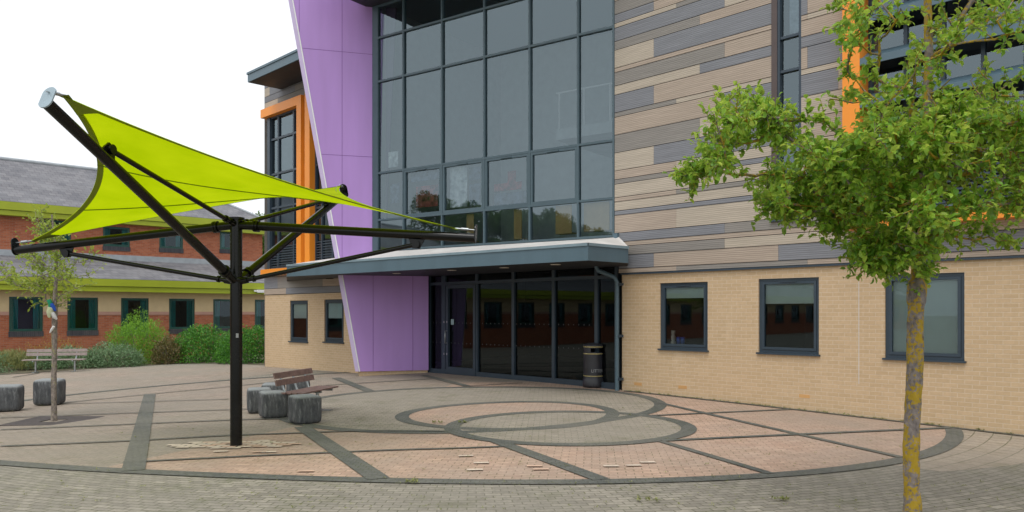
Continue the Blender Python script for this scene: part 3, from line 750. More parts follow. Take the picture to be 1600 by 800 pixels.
q.add([vz(P0, fz1+0.02), vz(P1, fz1+0.02), vz(cwR, zr), vz(cwL, zr), vz(LWp, fz1+0.1)], [(0, 1, 2, 3), (0, 3, 4)])
q.add([vz(P1, fz1+0.02), vz(P2, fz1+0.02), vz(P2w, fz1+0.02), vz(pR, zr), vz(cwR, zr)], [(0, 1, 2, 3, 4)])
q.build('roof_membrane', M_membrane, cn, Matrix.Identity(4))
M_dl = mat('downlight trim', (0.55, 0.52, 0.45), 0.5)
for px in (620, 788, 706, 868):
    q = MB()
    Y = 25.6+(17.6-25.6)*(px-448)/470+0.9 if px != 620 else 24.0
    p = at(px, 488, (EYE-fz0)*F/(HY-({620: 427, 706: 422, 788: 418, 868: 413}[px]))*-1)
    q.lathe([(0.0, 0.0), (0.11, 0.0), (0.12, 0.01)], (p.x, p.y, fz0-0.012), 16)
    q.build('downlight', M_dl, cn, Matrix.Identity(4))
q = MB(); u0_, u1_ = R.U(962), R.U(968.5)
q.box(u0_, u1_, -0.1, 0.0, R.Z(965, 384)-0.02, R.Z(965, 365)); q.build('flashing', M_fascia, B, R.M)
# downpipe
q = MB(); u = R.U(968); 
q.tube([(u-0.42, -0.35, 2.90), (u-0.38, -0.32, 2.78), (u-0.05, -0.12, 2.62), (u, -0.09, 2.50), (u, -0.09, -0.15)], 0.05, 12)
dp = q.build('downpipe', M_fascia, B, R.M)
q = MB()
for zz in (2.45, 1.25, 0.25):
    q = MB(); q.box(u, u+0.12, -0.11, 0.0, zz-0.03, zz+0.03); q.build('bracket', M_frame, dp, R.M)
# --- left wing
zt_b = LW.Z(414, 461.2); zt_w = LW.Z(414, 432)
w1 = (LW.U(453), LW.U(481), LW.Z(453, 534), LW.Z(453, 469.8)); w2 = (LW.U(506.7), LW.U(537), LW.Z(506.7, 535), LW.Z(506.7, 468))
lu0, lu1 = LW.U(414), LW.U(572)
q = MB(); wall(q, lu0, lu1, -0.8, zt_b, [w1, w2], 0, 0.1); q.quad((lu0, 8, -0.8), (lu0, 0, -0.8), (lu0, 0, zt_b), (lu0, 8, zt_b)); q.build('brick_wall', M_buff, B, LW.M)
for (a, b, c, d) in (w1, w2):
    q = MB(); framebox(q, a+.003, b-.003, c+0.03, d-.003, 0.035, 0.10, 0.07); framebox(q, a+.075, b-.075, c+0.11, d-.075, 0.02, 0.08, 0.05)
    q.box(a-0.05, b+0.04, -0.05, 0.09, c-0.01, c+0.028)
    fr = q.build('window', M_frame, B, LW.M); pane(a+0.12, b-0.12, c+0.15, d-0.12, 0.06, M_glassl, fr, LW)
    q = MB(); q.box(a+.1, b-.1, 0.08, 0.085, d-0.6, d-0.1); q.build('blind', M_blind, fr, LW.M); room(a-.2, b+.3, c, d+.1, 0.11, 2.2, fr, LW)
lmod = LW.U(448)
lz_or = LW.Z(414, 432)
cladding(LW, lu0, lu1, zt_b+0.01, [(2, [(0, 0), (6, 2), (99, 0)]), (4, [(-1, 2), (4, 3), (99, 0)]), (3, [(99, 0)])], [], lmod, B, fz0+0.35)
# upper storey of the wing
lz_top = LW.Z(414, 132, 0); zorb = LW.Z(407, 431, -0.22); zorb2 = LW.Z(407, 421.5, -0.22)
ort, orb = LW.Z(407, 172, -0.22), LW.Z(407, 185, -0.22)
a1, b1 = LW.U(463, -0.22), LW.U(470, -0.22); a2, b2 = LW.U(476, -0.22), LW.U(483.5, -0.22)
al = LW.U(407, -0.22)
hole1 = (lu0-0.5, a1+0.05, zorb, ort-0.05); hole2 = (b2-0.05, b2+7, zorb2, ort-0.05)
rw = random.Random(5)
rows2 = []
for i in range(60):
    e = rw.randint(-2, 3); rows2.append((rw.choice((1, 2, 2, 3, 4)), [(e, rw.randint(0, 3)), (e+rw.randint(3, 6), rw.randint(0, 3)), (99, rw.randint(0, 1))]))
lu1 = LW.U(548)
_, zz = cladding(LW, lu0, lu1, fz0+0.35, rows2, [hole1, hole2], lmod, B, lz_top+0.35, off=-0.02)
q = MB(); q.quad((lu0, 8, -0.8), (lu0, -0.02, -0.8), (lu0, -0.02, lz_top+.3), (lu0, 8, lz_top+.3)); q.build('end_wall', CL[3], B, LW.M)
q = MB()
q.box(al, b1, -0.22, 0.1, orb, ort); q.box(a1, b1, -0.22, 0.1, zorb2, orb); q.box(al, b1, -0.22, 0.1, zorb, zorb2)
q.build('orange_frame', M_orange, B, LW.M)
q = MB(); rr_ = LW.U(530)
q.box(a2, rr_, -0.22, 0.1, orb, ort); q.box(a2, b2, -0.22, 0.1, zorb2, orb); q.box(a2, rr_, -0.22, 0.1, zorb, zorb2)
q.build('orange_frame', M_orange, B, LW.M)
def winbay(u0, u1, z0, z1, mus, trs, zl, corner=False):
    q = MB()
    framebox(q, u0, u1, z0, z1, -0.02, 0.10, 0.06)
    if corner: q.box(u0, u0+0.18, -0.06, 0.2, z0, z1)
    for m_ in mus: q.box(m_-0.04, m_+0.04, -0.015, 0.09, z0, z1)
    for t_ in trs: q.box(u0, u1, -0.017, 0.08, t_-0.035, t_+0.035)
    z = z0+0.08
    while z < zl: q.box(u0+0.05, u1-0.05, 0.0, 0.05, z, z+0.035); z += 0.085
    wv = q.build('window_bay', M_frame, B, LW.M)
    pane(u0+0.05, u1-0.05, zl, z1-0.05, 0.04, M_glass, wv, LW); room(u0, u1, z0, z1, 0.12, 3, wv, LW, M_roomlight)
bz0 = zorb2
winbay(LW.U(420), a1+0.02, bz0, orb, [LW.U(435), LW.U(459)], [LW.Z(425, 219), LW.Z(442, 269), LW.Z(430, 325)], LW.Z(430, 385), True)
winbay(b2, LW.U(535), bz0, orb, [LW.U(503), LW.U(520)], [LW.Z(495, 258), LW.Z(495, 325), LW.Z(500, 362)], LW.Z(500, 375))
# wing roof
q = MB(); ro = -1.25
ru0 = LW.U(387, ro); rz1 = LW.Z(387, 114.5, ro); rz0 = LW.Z(387, 128.5, ro)
ruR = LW.U(484, ro)
q.box(ru0, ruR, ro, 0.1, rz0, rz1, 0); q.box(ru0+0.02, ruR, ro+0.02, 0.1, rz0-0.012, rz0-0.002, 1); q.box(ru0-0.03, ruR, ro-0.03, 0.12, rz1-0.05, rz1+0.02, 0); q.box(ru0, LW.U(500), 0.13, 9, rz0, rz1, 0)
q.build('roof', [M_fascia, M_soffit], B, LW.M)
# small security camera under the canopy end, on the wing
q = MB(); c_ = LW.px(522, 433); q.box(c_[0]-0.16, c_[0]+0.10, -0.2, -0.08, c_[1]-0.06, c_[1]+0.05); q.tube([(c_[0], -0.1, c_[1]), (c_[0], 0, c_[1]+0.03)], 0.025, 8)
q.build('security_camera', M_black, B, LW.M)
# body behind (so nothing is hollow from the side)
q = MB(); q.box(R.U(700), u_r, 8.9, 9.2, -1, ZT); q.build('rear_wall', M_buff, B, R.M)

# things seen inside through the glass
def tthing(name, mbx, m, M, label, cat, group=None):
    o = mbx.build(name, m, None, M); return tag(o, label, cat, group)
artm = mat('dim artwork', (0.12, 0.15, 0.22), 0.8, var=0.9, nscale=6)
artr = mat('red artwork', (0.34, 0.07, 0.07), 0.8, var=0.9, nscale=7)
artb = mat('blue white artwork', (0.60, 0.72, 0.80), 0.8, var=0.6, nscale=6)
for (x0, x1, yt, yb, m, lb) in ((703, 730, 262, 325, artb, 'pale blue and white painting displayed in the second opening light'),
                                (642, 688, 268, 285, artm, 'row of small framed pictures at the top of the first opening light'),
                                (650, 684, 292, 325, artr, 'reddish patterned poster low in the first opening light'),
                                (607, 622, 238, 262, artb, 'white shirt shaped artwork in the leftmost glazing column'),
                                (772, 815, 288, 300, artr, 'wide dark red poster in the third opening light'),
                                (772, 822, 303, 322, artm, 'dark blue grey display panel below the wide red poster'),
                                (733, 750, 262, 282, artm, 'dark square picture right of the pale blue and white painting'),
                                (733, 751, 288, 322, artm, 'tall dark blue picture right of the pale blue and white painting'),
                                (610, 624, 288, 318, artm, 'dark patterned panel low in the leftmost glazing column'),
                                (793, 806, 268, 286, artr, 'small square dark red picture in the third opening light')):
    q = MB(); ua, ub_ = CW.U(x0, 0.2), CW.U(x1, 0.2); q.box(ua, ub_, 0.2, 0.21, CW.Z(x0, yb, 0.2), CW.Z(x0, yt, 0.2))
    tthing('poster', q, m, CW.M, lb, 'poster', 'artwork displayed behind the glazed front')
ochre = mat('ochre board', (0.55, 0.36, 0.16), 0.8)
for (x0, x1, yt, yb, lb) in ((729, 740, 335, 378, 'narrow ochre board behind the lower glazing above the sail tip'), (803, 815, 325, 374, 'narrow ochre board behind the third lower pane'),
                             (868, 893, 322, 366, 'wide tan board behind the lower pane left of the last column'), (912, 952, 318, 362, 'widest tan board behind the last lower pane')):
    q = MB(); q.box(CW.U(x0, 0.15), CW.U(x1, 0.15), 0.15, 0.17, CW.Z(x0, yb, 0.15), CW.Z(x0, yt, 0.15))
    q.box(CW.U(x0, 0.15), CW.U(x1, 0.15), 0.17, 0.40, CW.Z(x0, yb, 0.15), CW.Z(x0, yb, 0.15)+0.03)
    tthing('display_board', q, ochre, CW.M, lb, 'display board', 'ochre boards standing behind the lower panes')
# sill objects in the first small window
a, b, c, d = rwin[0]
q = MB(); q.lathe([(0.0, 0), (0.06, 0), (0.06, 0.05), (0.035, 0.07), (0.05, 0.10), (0.05, 0.18), (0.03, 0.2), (0.045, 0.22), (0.045, 0.30), (0, 0.3)], (a+0.22, 0.2, c+0.13), 14)
tthing('ornament', q, mat('pale pottery', (0.5, 0.48, 0.42), 0.5), R.M, 'pale stacked pottery ornament on the sill of the first small window', 'ornament')
for du, col, lb in ((0.36, (0.03, 0.08, 0.4), 'dark blue cup on the sill of the first small window, nearest the pottery'), (0.47, (0.05, 0.12, 0.5), 'blue cup on the sill of the first small window, farther from the pottery')):
    q = MB(); q.lathe([(0, 0), (0.04, 0), (0.05, 0.16), (0.043, 0.16), (0.035, 0.02)], (a+du, 0.2, c+0.13), 12)
    tthing('cup', q, mat('cup glaze', col, 0.4), R.M, lb, 'cup', 'blue cups on the window sill')

# ------------------------------------------------------------------ red-brick school on the left
L = Wall(2050, 66500, 200)
LB = empty('brick_school_block', (L.P.x, L.P.y, 0), 'older red brick school block with slate roofs, lime green fascias and teal curtained windows', 'building')
l0, l1 = L.U(-60)-78, L.U(425)
ef, et = L.Z(200, 455.7), L.Z(200, 437.5)
zcb, zpb0, zpb1 = ef, L.Z(200, 492), L.Z(200, 487)
low = [(14, 67), (105, 153), (189, 232), (264, 304), (333, 375), (398, 436)]
zw1 = L.Z(130, 464.8); zw0 = L.Z(130, 516.5)
holes = [(L.U(a), L.U(b), zw0, zw1) for a, b in low]
u = L.U(14)-3.0
while u > l0+2: holes.append((u-1.5, u, zw0, zw1)); u -= 2.9
q = MB(); wall(q, l0, l1, -1.2, zpb0, holes, 0, 0.1); q.build('brick_wall', M_red, LB, L.M)
q = MB(); wall(q, l0, l1, zpb0, zpb1, holes, -0.02, 0.1); q.build('stone_band', M_pink, LB, L.M)
q = MB(); wall(q, l0, l1, zpb1, ef+0.2, holes, -0.01, 0.1); q.build('rendered_wall', M_render, LB, L.M)
def bwin(h, y0, Wl, parent, curt=True, back=0):
    a, b, c, d = h; q = MB(); framebox(q, a+.003, b-.003, c+.003, d-.003, y0+0.02, y0+0.09, 0.10); fr = q.build('window', M_green, parent, Wl.M)
    pane(a+0.09, b-0.09, c+0.09, d-0.09, y0+0.06, M_glassl, fr, Wl)
    if curt:
        q = MB()
        for s0_, s1_ in ((a+0.1, a+0.1+(b-a)*0.2), (b-0.1-(b-a)*0.2, b-0.1)):
            n = 8
            for i in range(n):
                x = s0_+(s1_-s0_)*i/n; x2 = s0_+(s1_-s0_)*(i+1)/n; ya = y0+0.095+(0.03 if i % 2 else 0); yb_ = y0+0.095+(0 if i % 2 else 0.03)
                q.quad((x, ya, c+.05), (x2, yb_, c+.05), (x2, yb_, d-.05), (x, ya, d-.05))
        q.build('curtains', M_teal, fr, Wl.M)
    room(a-.1, b+.1, c, d, y0+0.13, y0+2, fr, Wl)
    q = MB(); q.box(a-0.02, b+0.02, y0-0.03, y0+0.09, c-0.22, c-0.002); q.build('sill', M_sillbrick, fr, Wl.M)
for h in holes: bwin(h, 0, L, LB)
# lower fascia, gutter and roof
q = MB(); q.box(l0, l1, -0.45, 0.25, ef, ef+0.20); q.box(l0, l1, -0.52, 0.22, ef+0.215, et); q.box(l0, l1, -0.5, 0.0, ef-0.02, ef-0.001)
q.build('fascia', M_lime, LB, L.M)
UO = 3.4
zu0 = L.Z(200, 398.5, UO)
q = MB(); q.quad((l0, -0.5, et+0.01), (l1+1.5, -0.5, et+0.01), (l1+1.5, UO, zu0-0.25), (l0, UO, zu0-0.25)); q.quad((l0, -0.5, et-0.05), (l0, UO, zu0-0.3), (l1+1.5, UO, zu0-0.3), (l1+1.5, -0.5, et-0.05))
q.build('slate_roof', M_slate, LB, L.M)
q = MB(); q.box(l0, l1+1.5, UO-0.12, UO-0.01, zu0-0.42, zu0-0.02); q.build('lead_flashing', M_lead, LB, L.M)
ur = L.U(410, UO)
fz_b, fz_t = L.Z(0, 335, UO-0.4), L.Z(0, 314, UO-0.4)
up = []
for x0, x1, yt, yb in ((62, 111, 342, 380), (161, 203, 353, 384), (249, 286, 357, 387), (343.5, 373, 361, 389)):
    up.append((L.U(x0, UO), L.U(x1, UO), L.Z(x0, 380, UO) if x0 == 62 else L.Z(x0, yb, UO), L.Z(x0, yt, UO)))
u = up[0][0]-2.2
while u > l0+1: up.append((u-1.4, u, up[0][2], up[0][3])); u -= 3.4
q = MB(); wall(q, l0, ur, zu0-0.3, fz_b+0.1, up, UO, 0.1); q.quad((ur, UO, zu0-2), (ur, UO+8, zu0-2), (ur, UO+8, fz_b), (ur, UO, fz_b)); q.build('brick_wall', M_red, LB, L.M)
for h in up: bwin(h, UO, L, LB)
q = MB(); q.box(l0, ur+0.45, UO-0.4, UO+8.4, fz_b, fz_b+0.22); q.box(l0, ur+0.52, UO-0.47, UO+8.45, fz_b+0.235, fz_t); q.build('fascia', M_lime, LB, L.M)
# hipped upper roof
zr_ = L.Z(60, 255.3, UO+4.0); ry = UO+4.0; rx = L.U(341, UO+2)
hx = ur+0.5-4.3
q = MB(); q.add([(l0, UO-0.45, fz_t+.01), (ur+0.5, UO-0.45, fz_t+.01), (ur+0.5, UO+8.45, fz_t+.01), (l0, UO+8.45, fz_t+.01), (hx, ry, zr_), (l0, ry, zr_)], [(0, 1, 4, 5), (1, 2, 4), (2, 3, 5, 4)])
q.build('slate_roof', M_slate, LB, L.M)
q = MB(); q.tube([(l0, ry, zr_+0.02), (hx, ry, zr_+0.02)], 0.1, 8); q.tube([(hx, ry, zr_+0.02), (ur+0.5, UO-0.45, fz_t+0.03)], 0.07, 8); q.build('ridge_tiles', M_lead, LB, L.M)
q = MB(); c_ = L.px(404, 455, -0.5); q.box(c_[0]-0.12, c_[0]+0.28, -0.66, -0.52, c_[1]-0.07, c_[1]+0.07); q.box(c_[0]-0.28, c_[0]-0.12, -0.62, -0.56, c_[1]-0.03, c_[1]+0.05); q.build('security_camera', M_white, LB, L.M)

# ------------------------------------------------------------------ shade sail structure
PP = onground(366, 698); PP.x, PP.y = onground(366, 699).x, onground(366, 699).y+0.08
k3, k1 = (742-800)/F, (25-800)/F
# Px+c=k3(Py+s); Px-c=k1(Py-s)  ->  2Px = (k3+k1)Py + (k3-k1)s
s_ = (2*PP.x-(k3+k1)*PP.y)/(k3-k1); c_ = k3*(PP.y+s_)-PP.x; LA = hypot(c_, s_)
def tipz(px, py, x, y): return EYE+(HY-py)/F*y
T3 = V((PP.x+c_, PP.y+s_, 0)); T1 = V((PP.x-c_, PP.y-s_, 0))
def findtip(px, base_ang, Lr):
    best = None
    for i in range(-300, 301):
        a = base_ang+i*0.002; x, y = PP.x+Lr*cos(a), PP.y+Lr*sin(a); e = abs((px-800)/F*y-x)+abs(i)*1e-5
        if best is None or e < best[0]: best = (e, V((x, y, 0)))
    return best[1]
ang = atan2(s_, c_)
T2 = findtip(72, ang-pi/2, LA); T4 = findtip(538, ang+pi/2, LA*0.98)
T1.z = tipz(27, 391, T1.x, T1.y); T2.z = tipz(72, 160, T2.x, T2.y); T3.z = tipz(742, 372, T3.x, T3.y); T4.z = tipz(538, 303, T4.x, T4.y)
print('sail', PP, LA, T1, T2, T3, T4)
zhub = EYE+(HY-352)/F*PP.y; zlow = EYE+(HY-437)/F*PP.y; ztp = EYE+(HY-340)/F*PP.y
SH = empty('shade_sail', (PP.x, PP.y, PP.z), 'lime green shade sail on a black steel post with four raised arms', 'shade sail')
I4 = Matrix.Identity(4)
q = MB(); r0 = 0.083
q.tube([(PP.x, PP.y, PP.z-0.1), (PP.x, PP.y, ztp-0.02)], r0, 28); q.lathe([(0, 0.0), (0.115, 0.0), (0.115, 0.03), (0, 0.03)], (PP.x, PP.y, ztp-0.03), 28, smooth=False)
q.lathe([(0.09, 0), (0.105, 0.01), (0.105, 0.05), (0.09, 0.06)], (PP.x, PP.y, zlow-0.03), 28)
post = q.build('post', M_black, SH, I4)
q = MB(); p = V((PP.x+0.03, PP.y-r0-0.004, EYE+(HY-524)/F*PP.y)); q.box(p.x-0.005, p.x+0.03, p.y, p.y+0.02, p.z-0.03, p.z+0.03); q.build('sticker', M_txt, post, I4)
hub = V((PP.x, PP.y, zhub)); lowh = V((PP.x, PP.y, zlow))
for T, hi, sp in ((T1, False, (104, 398)), (T3, False, (652, 382)), (T2, True, (165, 238)), (T4, True, (512, 325))):
    dirh = V((T.x-PP.x, T.y-PP.y, 0)).normalized()
    st = (lowh if hi else hub)+dirh*0.07
    q = MB(); q.tube([st, T], 0.062, 20)
    ax = (T-st).normalized(); side = V((-dirh.y, dirh.x, 0)); upv = side.cross(ax)*-1
    if upv.z < 0: upv = -upv
    # flange near hub
    q.tube([st+ax*0.20, st+ax*0.23], 0.085, 20); q.tube([st+ax*0.24, st+ax*0.27], 0.085, 20)
    arm = q.build('arm', M_black, SH, I4)
    # end plate with lug: rounded oval plate across the tube end
    q = MB(); n = 20; pts = []
    for i in range(n):
        t = 2*pi*i/n; w_ = 0.075*cos(t); h_ = 0.075*sin(t)+(0.11 if sin(t) > 0 else 0.0); pts.append((w_, h_))
    va = [T+side*a+upv*b for a, b in pts]; vb = [p+ax*0.015 for p in va]
    q.add(va+vb, [tuple(range(n))[::-1], tuple(range(n, 2*n))]+[(i, (i+1) % n, n+(i+1) % n, n+i) for i in range(n)])
    q.build('end_plate', M_cap if T is T2 else M_black, arm, I4)
    # strut
    # point on arm closest to the requested pixel
    best = min((abs((st.lerp(T, t/200).x/st.lerp(T, t/200).y*F+800)-sp[0]), t/200) for t in range(201))[1]
    A_ = st.lerp(T, best)+(upv*0.13 if hi else upv*-0.13)
    Bq = (hub if hi else lowh)+dirh*0.07+V((0, 0, 0.02 if hi else -0.02))
    q = MB(); q.tube([Bq, A_], 0.032, 14)
    bx = (A_-Bq).normalized(); q.tube([Bq-bx*0.0, Bq+bx*0.10], 0.05, 14); q.tube([Bq+bx*0.18, Bq+bx*0.21], 0.05, 14)
    q.build('strut', M_black, SH, I4)
    q = MB(); base = st.lerp(T, best)
    lug = [base-ax*0.14, base+ax*0.14, A_+ax*0.05+(upv if hi else -upv)*0.06, A_-ax*0.05+(upv if hi else -upv)*0.06]
    va = [p-side*0.012 for p in lug]; vb = [p+side*0.012 for p in lug]; q.add(va+vb, [(3, 2, 1, 0), (4, 5, 6, 7), (0, 1, 5, 4), (1, 2, 6, 5), (2, 3, 7, 6), (3, 0, 4, 7)])
    q.tube([A_-side*0.05, A_+side*0.05], 0.055, 14)
    q.build('lug', M_black, arm, I4)
# sail: a hypar patch between four corners with edges scooped inwards
up_ = V((0, 0, 0.14))
def corner(T, d): 
    c0 = V((PP.x, PP.y, T.z)); return T+(c0-T).normalized()*d+V((0, 0, 0.13))
S1 = corner(T1, 0.22); S2 = corner(T2, 0.20); S3 = corner(T3, 0.22); S4 = corner(T4, 0.12)
N = 40
cen = (S1+S2+S3+S4)/4
def edge(a, b, t, sag):
    p = a.lerp(b, t); m = (a+b)/2; d = (cen-m); d.z *= 0.6
    return p+d*(4*t*(1-t))*sag
sg = 0.24
def sail_pt(u, v):
    # u along S2->S3 (top) and S1->S4 (bottom); v from S2 to S1
    e0 = edge(S2, S3, u, sg); e1 = edge(S1, S4, u, sg); f0 = edge(S2, S1, v, sg); f1 = edge(S3, S4, v, sg)
    b = (S2*(1-u)*(1-v)+S3*u*(1-v)+S1*(1-u)*v+S4*u*v)
    return e0*(1-v)+e1*v+f0*(1-u)+f1*u-b
q = MB()
q.add([sail_pt(i/N, j/N) for j in range(N+1) for i in range(N+1)], [(j*(N+1)+i, j*(N+1)+i+1, (j+1)*(N+1)+i+1, (j+1)*(N+1)+i) for j in range(N) for i in range(N)], smooth=True)
sailo = q.build('sail', M_sail, SH, I4)
q = MB()
def dn(p): return p+V((0, 0, -0.006))
def belt(pts, w, mi=0):
    n = len(pts); vs = []
    for i, p in enumerate(pts):
        t = (pts[min(i+1, n-1)]-pts[max(i-1, 0)]).normalized(); s = (cen-p); s = (s-t*s.dot(t)).normalized()
        vs += [dn(p), dn(p+s*w)]
    q.add(vs, [(2*i, 2*i+2, 2*i+3, 2*i+1) for i in range(n-1)], mi, True)
K = 40
E4 = [[sail_pt(i/K, 0) for i in range(K+1)], [sail_pt(i/K, 1) for i in range(K+1)], [sail_pt(0, i/K) for i in range(K+1)], [sail_pt(1, i/K) for i in range(K+1)]]
for e in E4: belt(e, 0.07)
for (u0, v0) in ((0, 0), (1, 0), (0, 1), (1, 1)):   # reinforced corners
    vs = []; k = 8
    for j in range(k+1):
        for i in range(k+1-j):
            a_, b_ = 0.085*i/k, 0.085*j/k; vs.append(dn(sail_pt(abs(u0-a_), abs(v0-b_)))+V((0, 0, -0.003)))
    idx = {}; c__ = 0
    for j in range(k+1):
        for i in range(k+1-j): idx[(i, j)] = c__; c__ += 1
    fs = []
    for j in range(k):
        for i in range(k-j):
            fs.append((idx[(i, j)], idx[(i+1, j)], idx[(i, j+1)]))
            if (i+1, j+1) in idx: fs.append((idx[(i+1, j)], idx[(i+1, j+1)], idx[(i, j+1)]))
    q.add(vs, fs, 0, True)
q.build('hem', M_sail2, sailo, I4)
q = MB()
for w_ in (0.36, 0.70):
    pts = [dn(sail_pt(i/K, w_+0.05*sin(pi*i/K))) for i in range(K+1)]; q.tube(pts, 0.008, 5)
q.build('seam', M_seam, sailo, I4)
q = MB()
for S_, T in ((S1, T1), (S2, T2), (S3, T3), (S4, T4)):
    q = MB(); tt = T+V((0, 0, 0.11)); d = (tt-S_); q.tube([S_-d.normalized()*0.06, S_+d*0.2], 0.012, 8); q.tube([S_+d*0.15, S_+d*0.6], 0.02, 8); q.tube([S_+d*0.6, tt], 0.008, 8)
    q.build('turnbuckle', M_steel, SH, I4)

# ------------------------------------------------------------------ litter bin
bp = onground(929, 607); bp.y += 0.24; bp.z = gz(bp.x, bp.y)+0.02
BN = empty('litter_bin', bp, 'round black plastic litter bin with thin gold bands by the entrance glazing', 'bin')
q = MB(); q.lathe([(0, 0), (0.26, 0), (0.265, 0.04), (0.262, 0.20), (0.245, 0.215), (0.24, 0.24)], bp, 40); q.build('base', M_bin, BN, I4)
facing = atan2(-bp.y, -bp.x)
q = MB(); n = 48; zb_, zt_ = 0.24, 0.80
q.lathe([(0.24, 0.24), (0.243, 0.78), (0.243, 0.80)], bp, n); q.build('body', M_bin, BN, I4)
q = MB()   # hood ring with two openings
for j in range(n):
    a0, a1 = 2*pi*j/n, 2*pi*(j+1)/n; am = (a0+a1)/2
    rel = (am-facing-0.45+pi) % (2*pi)-pi; rel2 = (am-facing-0.45) % (2*pi)-pi
    op = abs(rel) < 0.75 or abs(rel2) < 0.75
    for z0_, z1_ in ((0.80, 0.835), (0.835, 0.935), (0.935, 0.98)):
        if op and z0_ == 0.835: continue
        for r_ in (0.243, 0.23):
            q.add([(bp.x+r_*cos(a), bp.y+r_*sin(a), bp.z+z) for a, z in ((a0, z0_), (a1, z0_), (a1, z1_), (a0, z1_))], [(0, 1, 2, 3)], 0, True)
q.lathe([(0.252, 0.98), (0.256, 0.995), (0.25, 1.01), (0.15, 1.045), (0.0, 1.06)], bp, n); q.build('hood', M_bin, BN, I4)
q = MB(); q.lathe([(0.0, 0.79), (0.225, 0.79)], bp, 24); q.lathe([(0.22, 0.35), (0.225, 0.79)], bp, 24); q.build('liner', M_joint, BN, I4)
q = MB()
for z in (0.265, 0.80, 0.965):
    q = MB(); q.lathe([(0.240, z-0.011), (0.2485, z-0.011), (0.2485, z+0.011), (0.240, z+0.011)], bp, n); q.build('gold_band', M_gold, BN, I4)
def text_mesh(txt, size):
    c = bpy.data.curves.new('lettering', 'FONT'); c.body = txt; c.size = size; c.align_x = 'CENTER'; c.align_y = 'CENTER'
    o = bpy.data.objects.new('tmp', c); COL.objects.link(o); bpy.context.view_layer.update()
    me = bpy.data.meshes.new_from_object(o.evaluated_get(bpy.context.evaluated_depsgraph_get())); bpy.data.objects.remove(o); return me
me = text_mesh('LITTER', 0.105); q = MB(); vs = []
for v in me.vertices:
    a = facing+0.42+v.co.x/0.246; vs.append((bp.x+0.2465*cos(a), bp.y+0.2465*sin(a), bp.z+0.39+v.co.y))
q.add(vs, [tuple(p.vertices) for p in me.polygons]); q.build('lettering', M_txt, BN, I4)

# ------------------------------------------------------------------ stone cube seats
def stone():
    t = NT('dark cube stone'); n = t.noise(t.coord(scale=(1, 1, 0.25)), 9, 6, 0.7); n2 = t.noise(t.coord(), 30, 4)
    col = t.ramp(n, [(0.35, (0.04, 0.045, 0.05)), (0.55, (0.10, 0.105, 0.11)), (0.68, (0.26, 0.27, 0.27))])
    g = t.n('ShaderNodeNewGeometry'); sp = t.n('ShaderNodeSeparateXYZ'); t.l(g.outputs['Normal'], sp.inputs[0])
    col = t.mix(t.ramp(sp.outputs[2], [(0.3, 0.0), (0.9, 0.85)]), col, t.ramp(n2, [(0.3, (0.24, 0.26, 0.26)), (0.7, (0.36, 0.38, 0.38))]))  # up-facing faces coloured paler: brightness from above put into the stone colour
    t.l(col, t.b.inputs['Base Color']); t.setb(Roughness=0.7); t.bump(n2, 0.8, 0.02); return t.m
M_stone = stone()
cubemesh = None
def cube_seat(p, rot, label, s=0.46):
    global cubemesh
    if cubemesh is None:
        bm = bmesh.new(); bmesh.ops.create_cube(bm, size=1)
        bmesh.ops.subdivide_edges(bm, edges=bm.edges[:], cuts=5, use_grid_fill=True)
        for v in bm.verts:
            c = v.co*2; x, y, z = c; r = 0.2
            q_ = V((max(-1+r, min(1-r, x)), max(-1+r, min(1-r, y)), max(-1+r, min(1-r, z)))); d = c-q_
            if d.length > 1e-6: c = q_+d.normalized()*r
            v.co = c/2; v.co += V([noise.noise(v.co*3+V((k*7, 0, 0))) for k in range(3)])*0.015
            v.co.z += 0.5
        cubemesh = bpy.data.meshes.new('stone_seat'); bm.to_mesh(cubemesh); bm.free(); cubemesh.materials.append(M_stone)
        for f_ in cubemesh.polygons: f_.use_smooth = True
    o = bpy.data.objects.new('stone_seat', cubemesh); COL.objects.link(o); o.location = (p.x, p.y, gz(p.x, p.y)+0.008); o.rotation_euler = (0, 0, rot); o.scale = (s, s, s*1.02)
    m = o.modifiers.new('smooth', 'SUBSURF'); m.levels = 1; m.render_levels = 1
    return tag(o, label, 'stone seat', 'dark rounded stone cube seats')
def cp(px, py, dy, dx=0): p = onground(px, py); return V((p.x+dx, p.y+dy, 0))
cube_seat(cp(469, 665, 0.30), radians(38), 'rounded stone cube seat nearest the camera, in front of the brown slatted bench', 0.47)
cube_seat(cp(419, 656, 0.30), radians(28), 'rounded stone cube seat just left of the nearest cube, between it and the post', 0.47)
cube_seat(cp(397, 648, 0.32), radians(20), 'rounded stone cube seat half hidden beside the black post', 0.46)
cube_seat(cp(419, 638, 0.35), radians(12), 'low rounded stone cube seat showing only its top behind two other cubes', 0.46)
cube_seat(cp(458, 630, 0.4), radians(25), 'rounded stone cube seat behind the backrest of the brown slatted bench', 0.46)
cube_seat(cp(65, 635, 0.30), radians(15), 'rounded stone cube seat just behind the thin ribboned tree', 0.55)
cube_seat(cp(-2, 645, 0.30), radians(20), 'rounded stone cube seat cut off by the left edge', 0.52)

